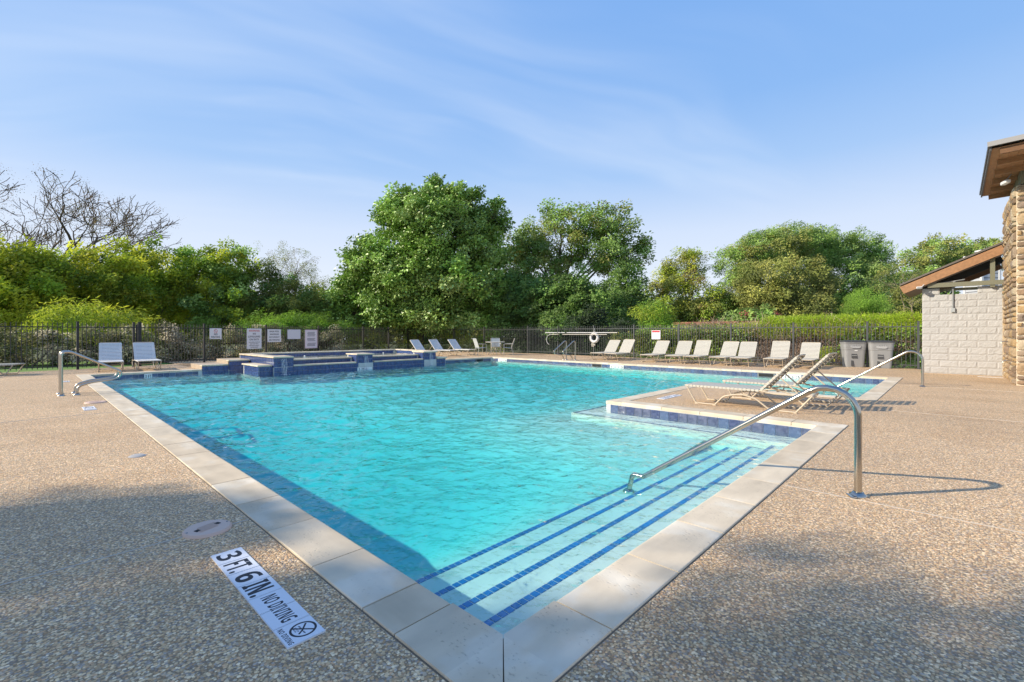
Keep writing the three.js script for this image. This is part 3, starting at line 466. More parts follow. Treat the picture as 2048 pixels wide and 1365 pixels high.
// ------------------------------------------------------------------ sun loungers: local x runs from the foot (0) to the head (1.95)
M.strapShadeLift = std(col(0.74, 0.73, 0.7), 0.5);  // same straps, colour lightened to brighten the loungers standing in shade
function makeLounger(angle, detail, strap = M.strap) {
  const o = new THREE.Group(), W = 0.59, y = 0.31, tr = 0.0135, hinge = 1.22, L = 1.95;
  const bl = 0.78, ca = Math.cos(angle), sa = Math.sin(angle), seg = detail ? 8 : 6, frame = M.frame;
  for (const q of [-1, 1]) {
    const z = q * W / 2;
    part('side_frame', merge([
      pipe([arr(0.03, y, z), arr(0.20, 0.014, z), arr(0.52, 0.014, z), arr(0.66, 0.17, z), arr(0.93, 0.235, z), arr(1.16, 0.17, z), arr(1.36, 0.014, z), arr(1.72, 0.014, z), arr(1.93, y - 0.03, z)], tr, [0, 0.05, 0.04, 0.16, 0.5, 0.16, 0.04, 0.05, 0], seg),
      pipe([arr(hinge - 0.02, y, z), arr(hinge + 0.2, y - 0.035, z), arr(L - 0.04, y - 0.035, z)], tr, 0.1, seg),
      box(0.05, 0.03, 0.03, 0.21, 0.013, z), box(0.05, 0.03, 0.03, 0.51, 0.013, z), box(0.05, 0.03, 0.03, 1.37, 0.013, z), box(0.04, 0.03, 0.03, 1.71, 0.013, z)]), frame, o);
  }
  part('seat_frame', pipe([arr(hinge + 0.04, y, -W / 2), arr(0, y, -W / 2), arr(0, y, W / 2), arr(hinge + 0.04, y, W / 2)], tr, 0.05, seg), frame, o);
  part('crossbar', pipe([arr(0.93, 0.23, -W / 2), arr(0.93, 0.17, -W / 4), arr(0.93, 0.17, W / 4), arr(0.93, 0.23, W / 2)], tr * 0.8, 0.1, seg), frame, o); part('crossbar', pipe([arr(1.9, y - 0.035, -W / 2), arr(1.93, y - 0.035, W / 2)], tr, 0.01, seg), frame, o);
  const bp = (u, z, n = 0) => arr(hinge + u * ca - n * sa, y + u * sa + n * ca, z), w2 = W / 2 - 0.015;
  const back = part('backrest', pipe([bp(0, -w2), bp(bl, -w2), bp(bl, w2), bp(0, w2)], tr, 0.05, seg), frame, o);
  const prop = []; for (const q of [-1, 1]) prop.push(pipe([bp(bl * 0.45, q * (w2 - 0.03), -0.01), arr(Math.min(L - 0.08, hinge + 0.45 * bl * ca + 0.32), y - 0.04, q * (w2 - 0.03))], tr * 0.85, 0.01, seg));
  prop.push(pipe([bp(bl * 0.45, -w2, -0.012), bp(bl * 0.45, w2, -0.012)], tr * 0.8, 0.01, seg));
  part('backrest_prop', merge(prop), frame, o);
  const strapGeo = rbox(0.052, 0.004 + 2 * tr, W + 0.012, 0.008, 0, 0, 0), bStrap = rbox(0.052, 0.004 + 2 * tr, 2 * w2 + 0.03, 0.008, 0, 0, 0);
  // each strap wraps round the side tubes: a thin band above, its turn below the tube at both ends
  const band = (w) => merge([box(0.05, 0.004, w + 0.03, 0, tr + 0.002, 0), box(0.05, 2 * tr + 0.004, 0.004, 0, 0, w / 2 + 0.015), box(0.05, 2 * tr + 0.004, 0.004, 0, 0, -w / 2 - 0.015), box(0.05, 0.004, 0.07, 0, -tr - 0.002, w / 2 - 0.02), box(0.05, 0.004, 0.07, 0, -tr - 0.002, -w / 2 + 0.02)]);
  const sb = band(W), bb = band(2 * w2), seat = [], backs = [];
  for (let k = 0; k < 19; k++) { const g = sb.clone(); g.translate(0.05 + k * 0.0625, y, 0); seat.push(g); }
  for (let k = 0; k < 12; k++) { const g = bb.clone(); g.rotateZ(angle); const p = bp(0.045 + k * 0.0618, 0); g.translate(p.x, p.y, 0); backs.push(g); }
  if (detail) { seat.forEach((g) => part('strap', g, strap, o)); backs.forEach((g) => part('strap', g, strap, back)); }
  else { part('seat_webbing', merge(seat), strap, o); part('backrest_webbing', merge(backs), strap, back); }
  return o;
}
const lounger = { far: makeLounger(0.82), steep: makeLounger(0.9), low: makeLounger(0.83, true), left: makeLounger(0.86, false, M.strapShadeLift), back: makeLounger(0.8, false, M.strapShadeLift), flat: makeLounger(0.05), flat2: makeLounger(0.62) };
function placeLounger(kind, pos, turn, label, group) { const o = lounger[kind].clone(); o.name = numbered('sun_lounger'); o.position.copy(pos); o.rotation.y = turn; scene.add(o); tag(o, label, 'sun lounger', group); return o; }
// near pair on the peninsula: foot towards the tip (+t), so local +x is -t
placeLounger('low', P(7.07, 0, 2.16), -Math.PI / 2 + 0.03, 'beige strap lounger on the peninsula, the nearer of two with raised backs', 'loungers on the peninsula');
placeLounger('low', P(8.28, 0, 1.92), -Math.PI / 2 - 0.04, 'beige strap lounger on the peninsula, farther of two, beside the bay', 'loungers on the peninsula');
// the row of nine along the fence: foot towards the pool, local +x is +s
const rowU = [1178, 1206, 1281, 1333, 1363, 1417, 1456, 1521, 1577];
{
  const ts = [10.9, 10.12, 8.35, 7.22, 6.5, 5.5, 4.72, 3.66, 2.75];
  const words = ['farthest cream strap lounger of the fence row, next to the life ring', 'second cream strap lounger of the fence row counted from the life ring', 'cream strap lounger of the fence row left of the small red-topped sign', 'cream strap lounger of the fence row below the small red-topped sign', 'middle cream strap lounger of the fence row, fifth from the life ring', 'sixth cream strap lounger of the fence row counted from the life ring', 'cream strap lounger of the fence row, third from the bin end', 'cream strap lounger of the fence row, second from the bin end, set apart', 'cream strap lounger of the fence row nearest the grey bins'];
  const r = rng(4);
  ts.forEach((t, k) => placeLounger(k % 3 === 1 ? 'steep' : 'far', P(16.62 + (k > 6 ? 0.25 : 0) + r() * 0.1, 0, t - 0.33), (r() - 0.5) * 0.14 + 0.04, words[k], 'loungers along the right fence'));
}
// two by the left fence, foot towards the pool (-t): local +x is +t
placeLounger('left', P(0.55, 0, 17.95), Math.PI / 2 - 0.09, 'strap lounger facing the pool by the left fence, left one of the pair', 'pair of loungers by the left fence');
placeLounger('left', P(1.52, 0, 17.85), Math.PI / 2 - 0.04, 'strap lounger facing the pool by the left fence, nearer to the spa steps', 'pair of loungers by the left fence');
// three at the back, foot towards the pool
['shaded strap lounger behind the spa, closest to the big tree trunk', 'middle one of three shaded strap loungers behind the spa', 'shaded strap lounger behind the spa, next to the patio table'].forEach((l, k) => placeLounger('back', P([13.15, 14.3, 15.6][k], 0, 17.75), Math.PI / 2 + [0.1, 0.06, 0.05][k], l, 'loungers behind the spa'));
// a row on the left deck of which only one foot and the backs' shadows reach the picture
placeLounger('flat', P(-1.42, 0, 18.72), Math.PI - 0.4, 'strap lounger at the left edge, only its foot end in view by the lawn', 'loungers on the left deck');
[[-15.5, 11.2], [-12.7, 8.75], [-10.1, 6.3], [-8.4, 4.85]].forEach(([X, d], i) => placeLounger('steep', P(CS + (X - 1.1) * BX + (d - 0.35) * BD, 0, CT - (X - 1.1) * BD + (d - 0.35) * BX), -0.81 + 1.1, `strap lounger on the left deck, number ${['one', 'two', 'three', 'four'][i]} of the row nearest the lawn`, 'loungers on the left deck'));

// ------------------------------------------------------------------ patio table and chairs at the back
{
  const tb = base('patio_table', P(16.9, 0, 17.35)); tag(tb, 'round white patio table at the back between two sling chairs', 'table');
  part('table_top', new THREE.CylinderGeometry(0.53, 0.53, 0.02, 32).translate(0, 0.72, 0), std(col(0.5, 0.52, 0.52), 0.3), tb);
  part('rim', new THREE.TorusGeometry(0.53, 0.018, 8, 40).rotateX(Math.PI / 2).translate(0, 0.72, 0), M.strap, tb);
  for (let k = 0; k < 4; k++) { const a = k * Math.PI / 2 + 0.5; part('leg', pipe([arr(Math.cos(a) * 0.12, 0.71, Math.sin(a) * 0.12), arr(Math.cos(a) * 0.1, 0.35, Math.sin(a) * 0.1), arr(Math.cos(a) * 0.42, 0.0, Math.sin(a) * 0.42)], 0.014, 0.15, 8), M.strap, tb); }
  function chair(pos, turn, label) {
    const o = base('patio_chair', pos, turn); tag(o, label, 'chair', 'chairs at the patio table'); // faces +x
    for (const q of [-1, 1]) { part('side_frame', merge([pipe([arr(0.24, 0, q * 0.27), arr(0.26, 0.62, q * 0.27), arr(-0.2, 0.62, q * 0.27)], 0.013, 0.06, 8), pipe([arr(-0.3, 0, q * 0.27), arr(-0.18, 0.42, q * 0.27), arr(-0.36, 0.92, q * 0.25)], 0.013, 0.3, 8), pipe([arr(0.25, 0.42, q * 0.26), arr(-0.2, 0.38, q * 0.26)], 0.012, 0.02, 8)]), M.strap, o); }
    part('seat', box(0.46, 0.012, 0.52, 0.03, 0.405, 0, 0, 0, 0.08), M.sling, o);
    part('backrest', merge([box(0.012, 0.5, 0.5, -0.27, 0.66, 0, 0, 0, 0.33), pipe([arr(-0.36, 0.92, -0.25), arr(-0.36, 0.92, 0.25)], 0.013, 0.01, 8)]), M.sling, o);
  }
  chair(P(16.15, 0, 17.75), -0.35, 'sling patio chair left of the round table, next to the shaded loungers');
  chair(P(17.35, 0, 16.75), Math.PI - 0.9, 'sling patio chair right of the round table, against dark shrubs');
  chair(P(17.5, 0, 17.9), Math.PI + 0.9, 'sling patio chair half hidden behind the round table');
}

// ------------------------------------------------------------------ fences: square posts, two rails and pickets
function fence(name, label, pts, mat, postAt, top = 1.58, gap = 0.118) {
  const o = base(name, pts[0]); tag(o, label, 'fence'); const org = pts[0], h = top - 0.06;
  const pg = box(0.017, h, 0.017, 0, 0.06 + h / 2, 0), po = box(0.062, top + 0.03, 0.062, 0, (top + 0.03) / 2, 0), cap = merge([box(0.075, 0.015, 0.075, 0, top + 0.037, 0)]);
  const posts = new Set();
  for (let k = 0; k < pts.length - 1; k++) {
    const a = pts[k].clone().sub(org), b = pts[k + 1].clone().sub(org), L = a.distanceTo(b), d = b.clone().sub(a).normalize(), turn = Math.atan2(-d.z, d.x), up = (y) => arr(0, y, 0);
    for (const y of [0.13, top - 0.15]) part('rail', boxBetween(a.clone().add(up(y)), b.clone().add(up(y)), 0.035, 0.03), mat, o);
    for (let q = gap; q < L - gap * 0.5; q += gap) { const m = part('picket', pg, mat, o); m.position.copy(a).addScaledVector(d, q); m.rotation.y = turn; }
    for (const e of [a, b]) { const key = e.x.toFixed(2) + e.z.toFixed(2); if (!posts.has(key)) { posts.add(key); const m = part('post', po, mat, o); m.position.copy(e); m.rotation.y = turn; const c = part('post_cap', cap, mat, m); c.position.set(0, 0, 0); } }
  }
  return o;
}
const leftPts = [[-250, 12.4], [155, 15.7], [267, 17.1], [408, 19.4], [532, 22.2], [637, 25.2], [726, 28.0], [777, 30.0], [816, 31.6]].map(([u, d]) => ground(u, d));
const backPts = [[816, 31.6], [908, 30.6], [968, 29.6], [1056, 28.0]].map(([u, d]) => ground(u, d));
const rp = (u) => P(19.6, 0, onS(u, 19.6));
const rightPts = [backPts[3], P(19.6, 0, 15.0), P(19.6, 0, 12.6), ...[1268, 1358, 1462, 1587, 1735, 1837].map(rp)];
const fenceL = fence('iron_fence', 'black iron picket fence along the lawn at the left, hung with signs', leftPts.slice(0, 6), M.fence);
fence('iron_fence', 'black iron picket fence behind the spa, under the big tree', leftPts.slice(5), M.fence);
fence('iron_fence', 'black iron picket fence at the back in deep shade behind the patio table', backPts, M.fence);
fence('iron_fence', 'dark grey iron picket fence at the right behind the row of loungers', rightPts, M.fenceGrey, null, 1.6);
{ const g = base('gate_post', ground(279, 17.3)); tag(g, 'wide dark gate post doubled in the left fence behind the two loungers', 'gate post'); part('post', box(0.1, 1.62, 0.1, 0, 0.81, 0), M.fence, g); part('latch_plate', box(0.05, 1.5, 0.02, -0.09, 0.8, 0.03), M.fence, g); part('cap', box(0.115, 0.02, 0.115, 0, 1.63, 0), M.fence, g); }

// signs hung on the fence
function sign(u0, u1, v0, v1, label, draw, A, B, px = 500) {
  // placed on the fence panel from A to B where the line of sight at (u0 + u1) / 2 meets it
  const k = ((u0 + u1) / 2 - 1024) / 930, dir = rightDir.clone().multiplyScalar(k).add(fwdDir), eye = P(CS, 0, CT), e = B.clone().sub(A);
  const den = dir.x * e.z - dir.z * e.x, q = ((A.x - eye.x) * e.z - (A.z - eye.z) * e.x) / den, pos = eye.clone().addScaledVector(dir, q);
  const n = new V3(-e.z, 0, e.x).normalize(); if (n.dot(dir) > 0) n.negate();
  const eh = e.clone().normalize(), w = (u1 - u0) / 930 * q / Math.max(0.3, Math.abs(eh.dot(rightDir) - k * eh.dot(fwdDir))), h = (v1 - v0) / 930 * q;
  pos.addScaledVector(n, 0.035); pos.y = EYE - ((v0 + v1) / 2 - 666) / 930 * q;
  const o = base('fence_sign', pos, Math.atan2(n.x, n.z)); tag(o, label, 'sign');
  part('board', rbox(w, h, 0.006, 0.002), M.white, o);
  const f = new THREE.PlaneGeometry(w - 0.004, h - 0.004); f.translate(0, 0, 0.0036); part('print', f, printed(w, h, px, draw), o);
  part('fastener', merge([[-1, 1], [1, 1], [-1, -1], [1, -1]].map(([a, b]) => box(0.014, 0.014, 0.006, a * (w / 2 - 0.03), b * (h / 2 - 0.03), 0.005))), M.grey, o);
}
const bgc = (x, w, h, c = '#d9d9dd') => { x.fillStyle = c; x.fillRect(0, 0, w, h); };
sign(418, 442, 657, 678.5, 'white NO DIVING sign with a red circle on the left fence', (x, w, h) => { bgc(x, w, h); x.strokeStyle = '#b3262e'; x.lineWidth = h * 0.035; x.beginPath(); x.arc(w / 2, h * 0.27, h * 0.16, 0, 7); x.stroke(); x.beginPath(); x.moveTo(w / 2 - h * 0.11, h * 0.17); x.lineTo(w / 2 + h * 0.11, h * 0.37); x.stroke(); x.strokeStyle = '#222'; x.lineWidth = h * 0.02; x.beginPath(); x.moveTo(w / 2 - h * 0.07, h * 0.3); x.lineTo(w / 2 + h * 0.05, h * 0.24); x.stroke(); x.fillStyle = '#1c1c22'; fit(x, 'NO', w / 2, h * 0.56, w * 0.5, h * 0.24); fit(x, 'DIVING', w / 2, h * 0.82, w * 0.86, h * 0.25); }, leftPts[3], leftPts[4]);
sign(492.5, 522, 657.5, 698, 'tall white WARNING sign, NO LIFEGUARD ON DUTY in large letters', (x, w, h) => { bgc(x, w, h); x.fillStyle = '#b8242c'; fit(x, 'WARNING', w / 2, h * 0.11, w * 0.92, h * 0.125); x.fillStyle = '#1c1c22'; fit(x, 'NO', w / 2, h * 0.26, w * 0.4, h * 0.12); fit(x, 'LIFEGUARD', w / 2, h * 0.40, w * 0.92, h * 0.125); fit(x, 'ON DUTY', w / 2, h * 0.545, w * 0.8, h * 0.125); ['CHILDREN SHOULD', 'NOT USE POOL', 'WITHOUT ADULT', 'SUPERVISION'].forEach((t, k) => fit(x, t, w / 2, h * (0.675 + k * 0.083), w * 0.88, h * 0.068)); }, leftPts[3], leftPts[4], 600);
sign(533.8, 561, 659, 684.5, 'white MAIN POOL MAXIMUM OCCUPANCY sign on the fence', (x, w, h) => { bgc(x, w, h); x.fillStyle = '#2a2a33'; ['MAIN POOL', 'MAXIMUM', 'OCCUPANCY', '200 PERSONS'].forEach((t, k) => fit(x, t, w / 2, h * (0.17 + k * 0.225), w * 0.88, h * 0.16)); }, leftPts[4], leftPts[5]);
sign(574, 600, 659.5, 678.5, 'blank pale sign on the fence between two printed ones', (x, w, h) => bgc(x, w, h, '#d0d1da'), leftPts[4], leftPts[5]);
sign(608.8, 633.8, 660, 697, 'tall pinkish sign of small print on the fence behind the spa', (x, w, h) => { bgc(x, w, h, '#dcc9d2'); x.fillStyle = '#dfd9df'; x.fillRect(w * 0.07, h * 0.05, w * 0.86, h * 0.9); x.fillStyle = '#54505c'; const r = rng(3); for (let k = 0; k < 12; k++) { if (k === 4 || k === 8) continue; x.fillRect(w * (0.16 + 0.06 * r()), h * (0.12 + k * 0.066), w * (0.58 + 0.1 * r()), h * 0.028); } }, leftPts[4], leftPts[5]);
sign(1304, 1321.5, 661, 679, 'small white sign with a red heading on the right fence', (x, w, h) => { bgc(x, w, h, '#e3dfe4'); x.fillStyle = '#c33a44'; x.fillRect(w * 0.06, h * 0.04, w * 0.88, h * 0.2); x.fillStyle = '#6d7fa0'; for (let k = 0; k < 6; k++) x.fillRect(w * 0.12, h * (0.34 + k * 0.1), w * (0.6 + 0.16 * hash2(k, 3)), h * 0.035); }, rightPts[3], rightPts[4]);

// life ring and rescue poles on the right fence
{
  const t = onS(1189, 19.52), pos = P(19.5, 0.98, t), o = base('life_ring', pos, -Math.PI / 2); tag(o, 'white life ring with rope hanging on the dark right fence', 'life ring');
  part('ring', new THREE.TorusGeometry(0.215, 0.066, 14, 40), M.white, o);
  const rope = []; for (let k = 0; k < 4; k++) { const a0 = k * Math.PI / 2 + 0.5, p = []; for (let i = 0; i <= 10; i++) { const a = a0 + (i / 10) * Math.PI / 2, d = 0.285 + 0.03 * Math.sin(i / 10 * Math.PI); p.push(arr(Math.cos(a) * d, Math.sin(a) * d, 0.02)); } rope.push(sweep(p, 0.006, 6)); }
  rope.push(sweep([arr(-0.1, 0.26, 0.0), arr(0, 0.36, 0), arr(0.1, 0.26, 0.0)], 0.006, 6));
  const r = rng(8); for (let k = 0; k < 5; k++) { const p = [arr(-0.02 + 0.02 * k, -0.26, 0.06)]; for (let i = 1; i < 8; i++) p.push(arr((r() - 0.5) * 0.3, -0.26 - i * 0.03, 0.06 + r() * 0.04)); rope.push(sweep(new THREE.CatmullRomCurve3(p).getPoints(30), 0.006, 5)); }
  part('rope', merge(rope), M.strap, o);
  part('bracket', merge([box(0.03, 0.3, 0.02, 0, 0.36, -0.03), box(0.05, 0.02, 0.08, 0, 0.4, 0)]), M.grey, o);
  part('band', merge([0, 1, 2, 3].map((k) => new THREE.TorusGeometry(0.069, 0.006, 6, 16).rotateY(Math.PI / 2).translate(0.215, 0, 0).rotateZ(k * Math.PI / 2 + 0.5))), M.strap, o);
  const a = P(19.42, 1.245, onS(1091, 19.42)), b = P(19.42, 1.245, onS(1235, 19.42));
  const p1 = base('rescue_pole', a); tag(p1, 'long pale rescue pole held level on the fence, the upper of two', 'pole'); part('shaft', sweep([arr(0, 0, 0), b.clone().sub(a)], 0.02, 8), M.white, p1); part('grip', sweep([b.clone().sub(a).multiplyScalar(0.9), b.clone().sub(a)], 0.024, 8), M.strap, p1);
  const c = P(19.36, 1.15, onS(1102, 19.36)), d = P(19.36, 1.15, onS(1214, 19.36)), e = d.clone().sub(c), u = e.clone().normalize();
  const p2 = base('rescue_hook', c); tag(p2, 'rescue pole with a curved shepherd hook at its left end, the lower of two', 'pole'); part('shaft', sweep([arr(0, 0, 0), e], 0.018, 8), M.strap, p2);
  const hk = []; for (let i = 0; i <= 16; i++) { const w = i / 16 * 2.7; hk.push(u.clone().multiplyScalar(-0.33 * Math.sin(w)).add(arr(0, -0.3 * (1 - Math.cos(w)), 0))); } part('hook', sweep(hk, 0.012, 6), M.white, p2);
}

// ------------------------------------------------------------------ two wheeled bins
{
  const body = std(col(0.27, 0.275, 0.28), 0.5), lidM = std(col(0.05, 0.052, 0.056), 0.5);
  function loft(sections, r = 0.05) { // sections: [y, halfWidth, halfDepth]; rounded rectangles
    const n = 24, pos = [], idx = []; sections.forEach(([y, w, d]) => { for (let k = 0; k < n; k++) { const a = k / n * 2 * Math.PI, c = Math.cos(a), s = Math.sin(a), e = 0.28; pos.push(Math.sign(c) * Math.pow(Math.abs(c), e) * w, y, Math.sign(s) * Math.pow(Math.abs(s), e) * d); } });
    for (let j = 0; j < sections.length - 1; j++) for (let k = 0; k < n; k++) { const a = j * n + k, b = j * n + (k + 1) % n; idx.push(a, a + n, b, b, a + n, b + n); }
    const top = pos.length / 3; pos.push(0, sections[sections.length - 1][0], 0); for (let k = 0; k < n; k++) idx.push((sections.length - 1) * n + k, top, (sections.length - 1) * n + (k + 1) % n);
    const g = new THREE.BufferGeometry(); g.setAttribute('position', new THREE.Float32BufferAttribute(pos, 3)); g.setIndex(idx); const q = g.toNonIndexed(); q.computeVertexNormals(); return q;
  }
  const o = new THREE.Group();
  part('bin_body', loft([[0, 0.285, 0.235], [0.03, 0.29, 0.24], [0.62, 0.325, 0.275], [0.63, 0.335, 0.285], [0.7, 0.34, 0.29], [0.705, 0.345, 0.295], [0.86, 0.355, 0.31], [0.865, 0.37, 0.325], [0.9, 0.37, 0.325]]), body, o);
  part('lid', loft([[0.901, 0.38, 0.335], [0.925, 0.382, 0.337], [0.95, 0.36, 0.31], [0.968, 0.25, 0.22], [0.975, 0.1, 0.1]]), lidM, o);
  // front (local +z): dark plates painting the shade of a recessed grip, its bar, a moulded collar and a sloped apron
  part('recess_shade', merge([box(0.17, 0.19, 0.012, -0.03, 0.42, 0.264, 0, -0.066), box(0.08, 0.3, 0.012, -0.085, 0.19, 0.249, 0, -0.066)]), std(col(0.06, 0.062, 0.066), 0.7), o);
  part('grip_bar', merge([box(0.15, 0.025, 0.03, -0.03, 0.42, 0.266)]), std(col(0.27, 0.275, 0.28), 0.5), o);
  part('apron', merge([box(0.3, 0.07, 0.02, 0, 0.745, 0.3), box(0.24, 0.02, 0.03, 0, 0.70, 0.302), ...[-2, -1, 0, 1, 2].map((k) => box(0.012, 0.06, 0.012, k * 0.05, 0.79, 0.312))]), std(col(0.37, 0.375, 0.38), 0.5), o);
  for (const q of [-1, 1]) { part('wheel', new THREE.CylinderGeometry(0.12, 0.12, 0.05, 20).rotateZ(Math.PI / 2).translate(q * 0.24, 0.12, -0.22), M.dark, o); part('handle_arm', merge([box(0.03, 0.09, 0.12, q * 0.25, 0.87, -0.35)]), lidM, o); }
  part('handle_bar', sweep([arr(-0.26, 0.9, -0.4), arr(0.26, 0.9, -0.4)], 0.016, 8), lidM, o);
  const bins = [[1706.5, 16.7, -0.1, 'grey wheeled bin with dark lid, left one of two by the fence'], [1761, 16.15, -0.2, 'grey wheeled bin with dark lid, right one of two, toward the block wall']];
  bins.forEach(([u, d, a, label], k) => { const c = k ? o.clone() : o; c.name = numbered('wheeled_bin'); const p = ground(u, d + 0.25); c.position.copy(p); c.rotation.y = Math.atan2(CS - p.x, -CT - p.z) + a + 0.35; scene.add(c); tag(c, label, 'wheeled bin', 'wheeled bins by the fence'); });
  part('label_sticker', box(0.09, 0.035, 0.008, 0.02, 0.6, 0.278, 0, -0.085), M.white, o);
}

// ------------------------------------------------------------------ the pool house at the right edge
const woodMap = tex(256, 512, (i, j) => { const g = fbm(i / 5, j / 90, 5, 4), k = 0.75 + 0.5 * g; return [toS(0.30 * k), toS(0.155 * k), toS(0.072 * k)]; });
M.wood = std(col(1, 1, 1), 0.65, { map: woodMap });
M.woodDark = std(col(0.5, 0.48, 0.46), 0.75, { map: woodMap });
M.olive = std(col(0.16, 0.155, 0.105), 0.6);
{
  // painted split-face block wall, face at s = 17.9
  const wall = base('block_wall', P(17.9, 0, -0.6)); tag(wall, 'cream painted split-face block wall with a notch under its roof beam', 'wall');
  const r = rng(21), BH = 0.2, BL = 0.405, paint = [0, 1, 2, 3].map((k) => std(col(0.385 + 0.008 * k, 0.378 + 0.008 * k, 0.37 + 0.008 * k), 0.9));
  function roughBlock(L, H, seed) { // front towards -x
    const nx = Math.max(3, Math.round(L / 0.03)), ny = 7, g = new THREE.PlaneGeometry(L - 0.004, H - 0.004, nx, ny), p = g.attributes.position;
    for (let i = 0; i < p.count; i++) { const x = p.getX(i), y = p.getY(i), e = Math.min((L / 2 - 0.004 - Math.abs(x)), (H / 2 - 0.004 - Math.abs(y))); const n = fbm(x * 9 + seed * 7.1, y * 9 + seed * 3.3, 4, 3), m = fbm(x * 30 + seed, y * 30, 7, 2); p.setZ(i, smooth(0, 0.012, e) * (0.002 + 0.013 * n + 0.014 * m)); }
    const q = g.toNonIndexed(); q.computeVertexNormals(); q.rotateY(-Math.PI / 2); const s = box(0.09, H - 0.004, L - 0.004, 0.0451, 0, 0); return merge([q, s]);
  }
  part('mortar_core', merge([box(0.15, 2.395, 1.72, 0.068, 1.1975, 0.87), box(0.15, 0.2, 0.2, 0.068, 2.496, 0.11), box(0.15, 0.2, 0.42, 0.068, 2.496, 1.51)]), std(col(0.36, 0.35, 0.34), 0.95), wall);
  for (let row = 0; row < 13; row++) {
    const y = (row + 0.5) * BH; let t = 0; let L = row % 2 ? BL / 2 : BL;
    if (row < 3) L = row % 2 ? BL : BL / 2;
    while (t < 1.72) { const l = Math.min(L, 1.74 - t); if (l > 0.05 && !(row >= 12 + (t + l / 2 > 0.25 && t + l / 2 < 1.25 ? 0 : 1))) { const m = part('block', roughBlock(l, BH, row * 7 + t * 13), paint[Math.floor(r() * 4)], wall); m.position.set(0, y, t + l / 2); } t += l; L = BL; }
  }
  // shed roof over it
  const roof = base('shed_roof', P(17.7, 0, -0.1)); tag(roof, 'low sloping shed roof with brown wooden rake board over the block wall', 'roof');
  const pt = (x, y, t) => arr(x, y, -(t + 0.1)), slope = Math.atan(0.47);
  const bar = (t0, y0, t1, y1, x, w, h) => boxBetween(pt(x, y0, t0), pt(x, y1, t1), w, h);
  part('rake_board', bar(-0.13, 2.57, -2.34, 3.61, -0.02, 0.04, 0.235), M.wood, roof);
  part('roof_sheet', bar(-0.08, 2.74, -2.34, 3.80, 1.8, 3.72, 0.05), std(col(0.12, 0.1, 0.085), 0.6), roof);
  part('soffit_board', bar(-0.13, 2.54, -2.34, 3.56, 1.8, 3.5, 0.03), M.woodDark, roof);
  part('inner_rafter', bar(-0.6, 2.55, -2.34, 3.37, 0.5, 0.06, 0.2), M.dark, roof);
  part('inner_rafter', bar(-0.75, 2.5, -2.34, 3.25, 1.2, 0.06, 0.18), M.woodDark, roof);
  part('olive_beam', box(0.1, 0.13, 1.62, 0.1, 2.68, -(-0.73 - 0.81) - 0.1), M.olive, roof);
  part('olive_beam', box(0.1, 0.08, 1.3, 0.42, 2.56, -(-0.73 - 0.65) - 0.1), M.olive, roof);
  part('olive_post', box(0.09, 0.9, 0.1, 0.12, 3.0, 2.12 - 0.1), M.olive, roof);
  // conduit, box and the small flood light
  const con = base('electric_conduit', P(17.86, 0, -1.3)); tag(con, 'grey conduit running down the block wall to a small junction box', 'conduit');
  part('pipe', pipe([arr(0, 1.98, 0), arr(0, 2.78, 0), arr(0.02, 2.82, 0.25)], 0.018, 0.09, 10), M.grey, con); part('pipe', pipe([arr(0.02, 2.82, 0.25), arr(-0.03, 2.74, -0.3), arr(-0.08, 2.79, -0.62), arr(-0.1, 2.7, -0.8)], 0.014, 0.1, 8), std(col(0.4, 0.4, 0.4), 0.5), con); part('junction_box', rbox(0.06, 0.12, 0.09, 0.006, 0, 1.92, 0), std(col(0.33, 0.35, 0.36), 0.45), con);
  const fl = base('flood_light', P(17.6, 2.62, -0.55)); tag(fl, 'small white flood light under the end of the shed roof', 'light fitting'); part('head', rbox(0.12, 0.07, 0.14, 0.02, 0, 0, 0), M.white, fl); part('arm', pipe([arr(0.02, 0.02, 0.05), arr(0.06, 0.09, 0.1), arr(0.12, 0.1, 0.14)], 0.012, 0.04, 8), M.white, fl); part('lens', box(0.02, 0.05, 0.1, -0.06, -0.01, 0), M.grey, fl);
  // siding-clad chimney of a house beyond
  const ch = base('clad_chimney', ground(1964, 19.5)); tag(ch, 'pale grey siding-clad chimney seen beneath the shed roof', 'chimney');
  for (let k = 0; k < 24; k++) part('siding_board', box(0.74, 0.148, 0.74, 0, 0.08 + k * 0.185, 0, 0.75, 0, 0), std(col(0.42, 0.44, 0.47), 0.7), ch);
  part('core', box(0.70, 4.5, 0.70, 0, 2.24, 0, 0.75), std(col(0.16, 0.17, 0.19), 0.8), ch);
  for (const [a, b] of [[-1, -1], [-1, 1], [1, 1], [1, -1]]) { const g = box(0.08, 4.5, 0.08, a * 0.36, 2.25, b * 0.36); g.rotateY(0.75); part('corner_board', g, M.white, ch); }
  part('cap', new THREE.CylinderGeometry(0.22, 0.22, 0.06, 16).translate(0, 4.66, 0), M.white, ch); part('cap_vent', new THREE.CylinderGeometry(0.17, 0.17, 0.12, 16).translate(0, 4.57, 0), M.dark, ch);
}
